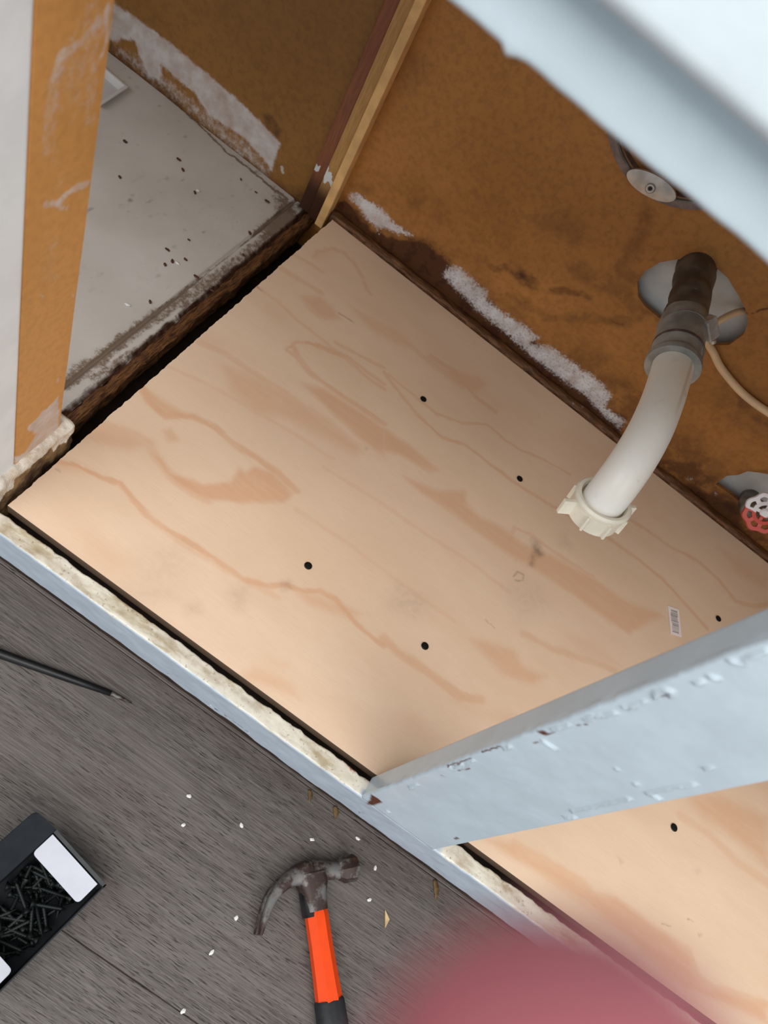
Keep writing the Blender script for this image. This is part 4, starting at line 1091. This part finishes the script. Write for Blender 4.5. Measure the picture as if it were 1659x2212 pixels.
for k in range(4):
    a = math.radians(k * 90 + 10)
    dr = wu * math.cos(a) + ww * math.sin(a)
    parts_.append(obox(wc + dr * 0.0085 + wa * 0.0022, dr, wa.cross(dr), wa, 0.0045, 0.0022, 0.0014, 0.0005))
parts_.append(lathe([(0.0, -0.001), (0.006, -0.001), (0.0062, 0.005), (0.004, 0.0062), (0.0, 0.0062)], wc, wa, 20))
vf = join(*parts_); v = np.array([tuple(q) for q in vf[0]])
wh = sstep(-0.003, 0.003, (v - np.array(wc)) @ np.array(Z * 0.9 - X * 0.25))
part('handwheel', (v, vf[1]), WHEEL, val, False, {'white': wh})

# ------------------------------------------------------------------ round metal fitting high on the back wall
fit = empty('metal_ring_fitting', 'round steel ring fitting with an oval screwed plate high on the brown wall', 'fitting', (0.2822, 0.5895, 0.37))
fc = Vector((0.2822, 0.5895, 0.3700))
ring = lathe([(0.0935, 0.0), (0.0945, 0.005), (0.0930, 0.009), (0.0835, 0.0095), (0.0815, 0.006), (0.0800, 0.0)], fc, (0, -1, 0), 64, closed=True)
auto_smooth(part('ring', ring, DARK_STEEL, fit), 40)
thr = join(*[lathe([(0.0850 - k * 0.0008, 0.0094 - 0.0004 * k), (0.0854 - k * 0.0008, 0.0104), (0.0846 - k * 0.0008, 0.0094 - 0.0004 * k)], fc, (0, -1, 0), 64, closed=True) for k in (0, 2, 4)])
part('ridges', thr, STEEL, fit)
pc = Vector((0.2890, 0.5765, 0.2905))
el = []
pu = Vector((0.97, 0, 0.17)).normalized(); pv = Vector((-0.17, 0, 0.97)).normalized()
def ell(ru, rv, dy):
    return [pc + pu * (ru * math.cos(2 * math.pi * j / 40)) + pv * (rv * math.sin(2 * math.pi * j / 40)) + Vector((0, dy, 0)) for j in range(40)]
plate = loft([ell(0.0285, 0.0115, 0.003), ell(0.0292, 0.0122, 0.001), ell(0.0285, 0.0115, -0.0006), ell(0.015, 0.006, -0.0012)])
pl = auto_smooth(part('plate', plate, STEEL, fit), 40)
part('screw_eye', lathe([(0.0018, 0.0), (0.0050, 0.0), (0.0052, 0.0016), (0.0040, 0.0026), (0.0022, 0.0018)], pc + Vector((0.001, -0.001, -0.002)), (0, -1, 0), 24, closed=True), STEEL, pl, True)
part('screw_slot', lathe([(0.0, 0.0), (0.0021, 0.0), (0.0021, 0.001), (0.0, 0.001)], pc + Vector((0.001, -0.0012, -0.002)), (0, -1, 0), 16), BLACK, pl)

# ------------------------------------------------------------------ things in the compartment next door
tr = empty('plastic_tray', 'corner of a shallow white plastic tray left on the dirty white base', 'tray', (-0.335, 0.525, -0.0205))
def tray_ring(ins, z):
    p = [(-0.402, 0.475), (-0.2995, 0.487), (-0.3045, 0.545), (-0.41, 0.552)]
    c = Vector((-0.353, 0.515, 0))
    return [Vector((q[0], q[1], z)) + (c - Vector((q[0], q[1], 0))).normalized() * ins for q in p]
part('tray_wall', loft([tray_ring(0.010, -0.0212), tray_ring(0.003, -0.0125), tray_ring(0.0, -0.0125), tray_ring(0.0, -0.0110), tray_ring(0.0045, -0.0110), tray_ring(0.011, -0.0198)]), TRAY, tr)

def lump(name, x, y, z, sx, sy, sz, rot, mat, seed):
    """small irregular pebble-like flake"""
    r = random.Random(seed)
    bm = bmesh.new(); bmesh.ops.create_icosphere(bm, subdivisions=1, radius=1)
    for q in bm.verts:
        q.co *= r.uniform(0.7, 1.2)
        q.co = Vector((q.co.x * sx, q.co.y * sy, max(q.co.z, -0.5) * sz))
    me = bpy.data.meshes.new(name); bm.to_mesh(me); bm.free(); me.materials.append(mat)
    o = bpy.data.objects.new(name, me); link(o)
    o.location = (x, y, z + 0.5 * sz); o.rotation_euler = (0, 0, rot)
    return o
for i, (x, y) in enumerate(CRUMBS):
    s = rng.uniform(0.6, 1.15)
    o = lump('dirt_crumb', x, y, -0.0216, 0.0038 * s, 0.0020 * s, 0.0012, rng.uniform(-0.9, 0.3), CRUMB, i)
    tag(o, 'small brown crumb of dirt lying on the white base of the left compartment', 'crumb', 'dirt crumbs on the white base')
for i, (x, y) in enumerate(PAINT_FLAKES):
    o = lump('paint_flake', x, y, -0.0216, 0.0036, 0.0022, 0.0010, 0.3, FLAKE, 40 + i)
    tag(o, ['white paint flake beside the cluster of brown crumbs on the white base', 'white paint flake nearest the orange board on the white base', 'white paint flake touching a brown crumb mid way on the white base'][i], 'flake', 'paint flakes on the white base')
for i, (x, y) in enumerate(FLOOR_FLAKES):
    o = lump('plaster_bit', x, y, FZ, 0.0030, 0.0020, 0.0014, rng.uniform(0, 3), FLAKE, 60 + i)
    tag(o, ['white plaster bit farthest up the floor towards the rail, between box and hammer', 'white plaster bit just below the topmost one on the open floor', 'white plaster bit on the open floor up left of the hammer head',
            'white plaster bit above the hammer head', 'white plaster bit by the rail, above the hammer striking face', 'white plaster bit right of the hammer striking face',
            'white plaster bit right of the hammer neck', 'white plaster bit just left of the hammer claw tips', 'white plaster bit low on the floor left of the orange hammer handle', 'white plaster bit on the floor seam at the bottom of the picture'][i], 'debris', 'plaster bits on the floor')
# splinters hanging from the rail's lower edge, and a tan chip on the floor
for i, (x, y, ln, w) in enumerate(((SPLINTERS[0][0], SPLINTERS[0][1] - 0.008, 0.012, 0.0026), (SPLINTERS[1][0], SPLINTERS[1][1] - 0.010, 0.013, 0.0034), (SPLINTERS[2][0], SPLINTERS[2][1] - 0.004, 0.020, 0.0034))):
    d = Vector((0.50, -0.86, 0))
    c = Vector((x, y, FZ + 0.0008))
    pth = catmull([c - d * ln * 0.5, c + Vector((0.001, 0.0005, 0.0004)), c + d * ln * 0.5], 4)
    o = part('wood_splinter', sweep(pth, [w * 0.7, w, 0.0006], 7, up=(0, 0, 1), aspect=0.3), SPLINT, None, True)
    tag(o, ['brown splinter on the floor under the rail, leftmost of the three', 'stubby brown splinter under the rail just left of the painted stile', 'long brown splinter on the floor under the rail right of the hammer'][i], 'splinter', 'splinters under the bottom rail')
x, y = SPLINTERS[3]
cv = [Vector((x - 0.004, y + 0.006, FZ)), Vector((x + 0.0045, y + 0.001, FZ)), Vector((x + 0.004, y - 0.0085, FZ)), Vector((x + 0.0005, y - 0.002, FZ))]
o = part('wood_chip', loft([[p + Z * 0.0003 for p in cv], [p + Z * 0.0016 for p in cv]]), CHIP_TAN)
tag(o, 'curved tan wood chip on the grey floor right of the hammer', 'wood chip')

# ------------------------------------------------------------------ hammer
ham = empty('claw_hammer', 'claw hammer with rusty head and orange and black handle lying on the floor', 'hammer', (0.436, -0.08, FZ))
hz = FZ + 0.0130
def at(p, z=hz): return Vector((p[0], p[1], z))
claw = catmull([at(p) for p in H_CLAW][::-1], 6)
# from cheek to the fork, then two prongs
half = claw[:13]; tail = claw[12:]
bodyv = sweep(half, [0.0105, 0.0115, 0.0105, 0.0085, 0.0072, 0.0062], 20, up=(0, 0, 1), aspect=[1.0, 1.0, 1.1, 1.3, 1.6, 1.9], power=3.0)
pr = []
for s in (1, -1):
    pts = [p + Z * s * (0.0066 + 0.0012 * i / len(tail)) for i, p in enumerate(tail)]
    pr.append(sweep(pts, [0.0062, 0.0052, 0.0042, 0.0030, 0.0018], 14, up=(0, 0, 1), aspect=[0.88, 0.95, 1.1, 1.4, 2.2], power=3.0))
pa = [at(p) for p in H_POLL]
poll = sweep(catmull([at((0.4287, -0.0688))] + pa[:3], 5), [0.0110, 0.0105, 0.0088, 0.0082], 20, up=(0, 0, 1), power=2.6)
pd = (pa[5] - pa[2]).normalized()
face = lathe([(0.0, -0.002), (0.0095, -0.002), (0.0128, 0.003), (0.0130, 0.0155), (0.0118, 0.0175), (0.0, 0.0180)], pa[2] + pd * 0.001, pd, 8, start=(0, 0, 1))
hd = (Vector((0.5158, -0.166, 0)) - Vector((0.4344, -0.0762, 0))).normalized()
hs = Vector((-hd.y, hd.x, 0))
h0 = at((0.4318, -0.0735))
sock = sweep([h0 - hd * 0.004, h0 + hd * 0.006, h0 + hd * 0.016, h0 + hd * 0.030], [0.0150, 0.0150, 0.0118, 0.0108], 24, up=(0, 0, 1), aspect=[0.85, 0.86, 0.98, 1.0], power=3.5)
hh = part('hammer_head', join(bodyv, poll, face, sock, *pr), RUST, ham)
auto_smooth(hh, 38)
part('dark_collar', sweep([h0 + hd * 0.002 - hs * 0.002 - Z * 0.001, h0 + hd * 0.034 - hs * 0.002 - Z * 0.001], [0.0113, 0.0112], 20, up=(0, 0, 1), aspect=0.95, power=3), BLACK, ham, True)  # dark piece set to one side between head and sleeve
q0 = h0 + hd * 0.030
auto_smooth(part('handle_sleeve', sweep([q0, q0 + hd * 0.004, q0 + hd * 0.03, q0 + hd * 0.056, q0 + hd * 0.077], [0.0110, 0.0116, 0.0115, 0.0122, 0.0130], 8, up=hs + Z * 0.41, aspect=1.0), ORANGE, ham), 20)
g0 = q0 + hd * 0.075
auto_smooth(part('grip', sweep([g0 + hd * t for t in (0.0, 0.002, 0.02, 0.05, 0.09, 0.13, 0.165, 0.178, 0.182)], [0.0130, 0.0140, 0.0143, 0.0148, 0.0140, 0.0142, 0.0155, 0.0150, 0.0110], 24, up=(0, 0, 1), aspect=0.9, power=2.6), GRIP, ham), 40)

# ------------------------------------------------------------------ black rod
rd = empty('tapered_rod', 'thin black rod with a worn pointed tip on the floor below the rail', 'rod', (0.06, -0.07, FZ))
r0 = Vector((0.0566, -0.0703, FZ + 0.0048)); r1 = Vector((0.1633, -0.0396, FZ + 0.0036)); r2_ = Vector((0.1853, -0.0351, FZ + 0.0018))
rdv = (r1 - r0).normalized()
part('shaft', sweep([r0 - rdv * 0.13, r0, r0.lerp(r1, 0.6), r1], [0.0046, 0.0046, 0.0040, 0.0030], 16), BLACK, rd, True)
part('tip', sweep([r1 - rdv * 0.002, r1.lerp(r2_, 0.4), r2_], [0.0027, 0.0021, 0.0006], 12), RUST, rd, True)

# ------------------------------------------------------------------ box of screws
bx = empty('screw_box', 'open black card box of dark screws with white inner flaps on the floor', 'box', (0.224, -0.22, FZ))
O = Vector((0.2037, -0.1689, FZ)); A = Vector((0.981, -0.194, 0)); B = Vector((-0.194, -0.981, 0))
LA, LB, HB = 0.0653, 0.108, 0.045
def bxp(a, b, z): return O + A * a + B * b + Z * z
def card(name, p, q, r, s, th, nrm, mat, par):
    n = Vector(nrm).normalized() * th
    P = [Vector(t) for t in (p, q, r, s)]
    return part(name, loft([P, [t + n for t in P]]), mat, par)
t_ = 0.0012
card('bottom', bxp(0, 0, 0.0003), bxp(LA, 0, 0.0003), bxp(LA, LB, 0.0003), bxp(0, LB, 0.0003), t_, Z, CARD_BLACK, bx)
card('wall', bxp(0, 0, 0), bxp(LA, 0, 0), bxp(LA, 0, HB), bxp(0, 0, HB), t_ * 2.5, B, CARD_GREY, bx)
card('wall', bxp(0, LB, 0), bxp(LA, LB, 0), bxp(LA, LB, HB), bxp(0, LB, HB), t_, -B, CARD_BLACK, bx)
card('wall', bxp(0, 0, 0), bxp(0, LB, 0), bxp(0, LB, HB), bxp(0, 0, HB), t_, A, CARD_BLACK, bx)
card('wall', bxp(LA, 0, 0), bxp(LA, LB, 0), bxp(LA, LB, HB), bxp(LA, 0, HB), t_, -A, CARD_BLACK, bx)
def flap(name, pts, th, mat):
    P = [Vector(p) for p in pts]
    return part(name, loft([P, [p + Vector(th) for p in P]]), mat, bx)
def rounded(p, q, r, s, rad, n=5):
    """quad p-q-r-s with the r and s corners rounded"""
    p, q, r, s = map(Vector, (p, q, r, s))
    out = [p, q]
    for c, a, b in ((r, q, s), (s, r, p)):
        u = (a - c).normalized() * rad; w = (b - c).normalized() * rad
        for i in range(n + 1):
            t = i / n
            out.append(c + u * (1 - t) ** 2 + w * t ** 2)
    return out
flap('dust_flap', rounded(bxp(0.002, 0.0045, HB - 0.0005), bxp(LA - 0.006, 0.0045, HB - 0.0005), bxp(LA - 0.006, 0.0245, HB - 0.0030), bxp(0.002, 0.0245, HB - 0.0030), 0.004), (0, 0, 0.0006), CARD_WHITE)
flap('dust_flap', rounded(bxp(LA - 0.005, LB - 0.002, HB - 0.0005), bxp(0.002, LB - 0.002, HB - 0.0005), bxp(0.002, LB - 0.021, HB - 0.0030), bxp(LA - 0.005, LB - 0.021, HB - 0.0030), 0.004), (0, 0, 0.0006), CARD_WHITE)
lv = -A * 0.022 + Z * 0.020
flap('lid', rounded(bxp(0, LB, HB), bxp(0, 0, HB), bxp(0, 0.0, HB) + lv + B * 0.004, bxp(0, LB, HB) + lv - B * 0.004, 0.006), A * 0.0008 + Z * 0.0008, CARD_BLACK)
# loose screws in the box: one built, the rest copied
def screw_mesh():
    prof = [(0.0, 0.0), (0.0040, 0.0004), (0.0042, 0.0010), (0.0022, 0.0036), (0.0016, 0.0050)]
    for k in range(9):
        h = 0.0060 + k * 0.0022
        prof += [(0.0015, h), (0.0022, h + 0.0008)]
    prof += [(0.0014, 0.0265), (0.0, 0.0310)]
    v, f = lathe(prof, (0, 0, 0), (1, 0, 0), 9)
    me = bpy.data.meshes.new('screw'); me.from_pydata([tuple(q) for q in v], [], f)
    me.polygons.foreach_set('use_smooth', [True] * len(me.polygons)); me.materials.append(SCREW_MAT); me.update()
    return me
sm_ = screw_mesh()
rs_ = random.Random(11)
proto = None
for i in range(64):
    lay = i // 20
    a = rs_.uniform(0.012, LA - 0.012); b = rs_.uniform(0.014, LB - 0.014); ang = rs_.uniform(0, 2 * math.pi)
    z = 0.006 + lay * 0.0052 + rs_.uniform(0, 0.002)
    dirv = A * math.cos(ang) + B * math.sin(ang)
    # keep both ends inside the walls
    for _ in range(4):
        for s in (-1, 1):
            ea, eb = a + math.cos(ang) * 0.017 * s, b + math.sin(ang) * 0.017 * s
            if ea < 0.005: a += 0.005 - ea
            if ea > LA - 0.005: a -= ea - (LA - 0.005)
            if eb < 0.008: b += 0.008 - eb
            if eb > LB - 0.005: b -= eb - (LB - 0.005)
    c = bxp(a, b, z)
    if proto is None:
        proto = bpy.data.objects.new('loose_screw', sm_); o = proto
    else:
        o = proto.copy()
    link(o)
    tilt = rs_.uniform(-0.12, 0.12)
    dv = (dirv + Z * tilt).normalized()
    o.location = c - dv * 0.0155
    o.rotation_mode = 'QUATERNION'
    o.rotation_quaternion = Vector((1, 0, 0)).rotation_difference(dv)
    tag(o, 'dark countersunk screw lying loose in the open black card box', 'screw', 'loose screws in the box')

# ------------------------------------------------------------------ the photographer's hand: one fingertip strays in front of the lens
def build_hand():
    # local frame: x to the thumbless side, y from fingertips to wrist, z towards the cabinet; metres
    fingers = [((0.004, 0.140, 0.010), (0.003, 0.122, 0.018), (0.004, 0.090, 0.027), (0.0050, 0.058, 0.031), (0.0058, 0.0305, 0.0265), (0.0056, 0.0199, 0.0245)),
               ((0.020, 0.140, 0.012), (0.021, 0.118, 0.022), (0.024, 0.092, 0.034), (0.026, 0.070, 0.040), (0.027, 0.052, 0.034), (0.027, 0.044, 0.026)),
               ((0.036, 0.142, 0.012), (0.038, 0.122, 0.021), (0.042, 0.098, 0.033), (0.045, 0.080, 0.040), (0.046, 0.064, 0.034), (0.046, 0.056, 0.026)),
               ((0.050, 0.150, 0.008), (0.053, 0.130, 0.017), (0.058, 0.110, 0.027), (0.061, 0.096, 0.033), (0.062, 0.082, 0.028), (0.062, 0.075, 0.022))]
    pieces = []
    for k, fg in enumerate(fingers):
        sc = (1.12, 1.08, 1.02, 0.88)[k]
        pts = catmull(fg, 8)
        n = len(pts)
        rad = [r * sc for r in interp([0.0100, 0.0096, 0.0088, 0.0082, 0.0075, 0.0062], n)]
        d = (pts[-1] - pts[-2]).normalized()
        for t in (0.35, 0.65, 0.85, 0.97):          # round fingertip
            pts.append(pts[n - 1] + d * rad[n - 1] * t); rad.append(rad[n - 1] * math.sqrt(1 - t * t))
        rad = [r * (1 + 0.05 * math.exp(-((i / n - 0.36) / 0.05) ** 2) + 0.05 * math.exp(-((i / n - 0.68) / 0.05) ** 2)) for i, r in enumerate(rad)]
        pieces.append(sweep(pts, rad, 18, up=(0, 0, 1), aspect=0.92))
    th = catmull([(0.010, 0.185, 0.000), (-0.008, 0.162, -0.006), (-0.022, 0.136, -0.014), (-0.027, 0.110, -0.023), (-0.024, 0.090, -0.029), (-0.021, 0.080, -0.031)], 8)
    n = len(th); rad = interp([0.016, 0.0150, 0.0120, 0.0098, 0.0088, 0.0070], n); d = (th[-1] - th[-2]).normalized()
    for t in (0.35, 0.65, 0.85, 0.97):
        th.append(th[n - 1] + d * rad[n - 1] * t); rad.append(rad[n - 1] * math.sqrt(1 - t * t))
    pieces.append(sweep(th, rad, 18, up=(0, 0, 1), aspect=0.95))
    palm = catmull([(0.020, 0.232, -0.004), (0.021, 0.205, 0.000), (0.024, 0.175, 0.005), (0.027, 0.148, 0.010), (0.029, 0.130, 0.014)], 6)
    pieces.append(sweep(palm, [0.027, 0.030, 0.037, 0.040, 0.038, 0.034], 28, up=(0, 0, 1), aspect=[0.72, 0.55, 0.40, 0.33, 0.27], power=2.6))
    arm = catmull([(0.020, 0.200, -0.001), (0.022, 0.245, -0.006), (0.030, 0.310, -0.012), (0.042, 0.400, -0.022), (0.052, 0.470, -0.030)], 6)
    pieces.append(sweep(arm, [0.026, 0.0275, 0.033, 0.039, 0.043], 28, up=(0, 0, 1), aspect=[0.70, 0.74, 0.82, 0.88, 0.9]))
    v, f = join(*pieces)
    me = bpy.data.meshes.new('hand')
    me.from_pydata([tuple(q) for q in v], [], f); me.update()
    o = bpy.data.objects.new('hand', me); link(o)
    rm = o.modifiers.new('fuse', 'REMESH'); rm.mode = 'VOXEL'; rm.voxel_size = 0.0016
    sm = o.modifiers.new('soften', 'SMOOTH'); sm.factor = 0.5; sm.iterations = 5
    dg = bpy.context.evaluated_depsgraph_get()
    me2 = bpy.data.meshes.new_from_object(o.evaluated_get(dg))
    o.modifiers.clear(); o.data = me2; bpy.data.meshes.remove(me); me2.name = 'hand'
    me2.materials.clear(); me2.materials.append(SKIN_SHADED)
    me2.shade_smooth()
    return o, fingers
hand, fingers = build_hand()
hand.matrix_world = Matrix(((AX[0][0], AX[1][0], AX[2][0], 0.21878), (AX[0][1], AX[1][1], AX[2][1], -0.2568), (AX[0][2], AX[1][2], AX[2][2], 0.667), (0, 0, 0, 1)))
tag(hand, 'blurred pink fingertip of a hand reaching in at the bottom edge', 'hand')
for fg in fingers:
    a, b = Vector(fg[4]), Vector(fg[5])
    d = (b - a).normalized(); n = Vector((0, 0, 1)) - d * d.z; n.normalize(); s = d.cross(n)
    c = b + n * 0.0052
    rr = []
    for k, (w, dz) in enumerate(((0.0035, -0.0004), (0.0048, 0.0006), (0.0050, 0.0008), (0.0042, 0.0002))):
        rr.append([c + d * (-0.0105 + 0.0038 * k) + s * (w * t) + n * (dz - 0.0022 * t * t) for t in (-1, -0.5, 0, 0.5, 1)] +
                  [c + d * (-0.0105 + 0.0038 * k) + s * (w * t) + n * (dz - 0.0022 * t * t - 0.0006) for t in (1, 0.5, 0, -0.5, -1)])
    v, f = loft(rr)
    me = bpy.data.meshes.new('fingernail'); me.from_pydata([tuple(q) for q in v], [], f); me.materials.append(NAIL); me.update()
    link(bpy.data.objects.new('fingernail', me), hand)
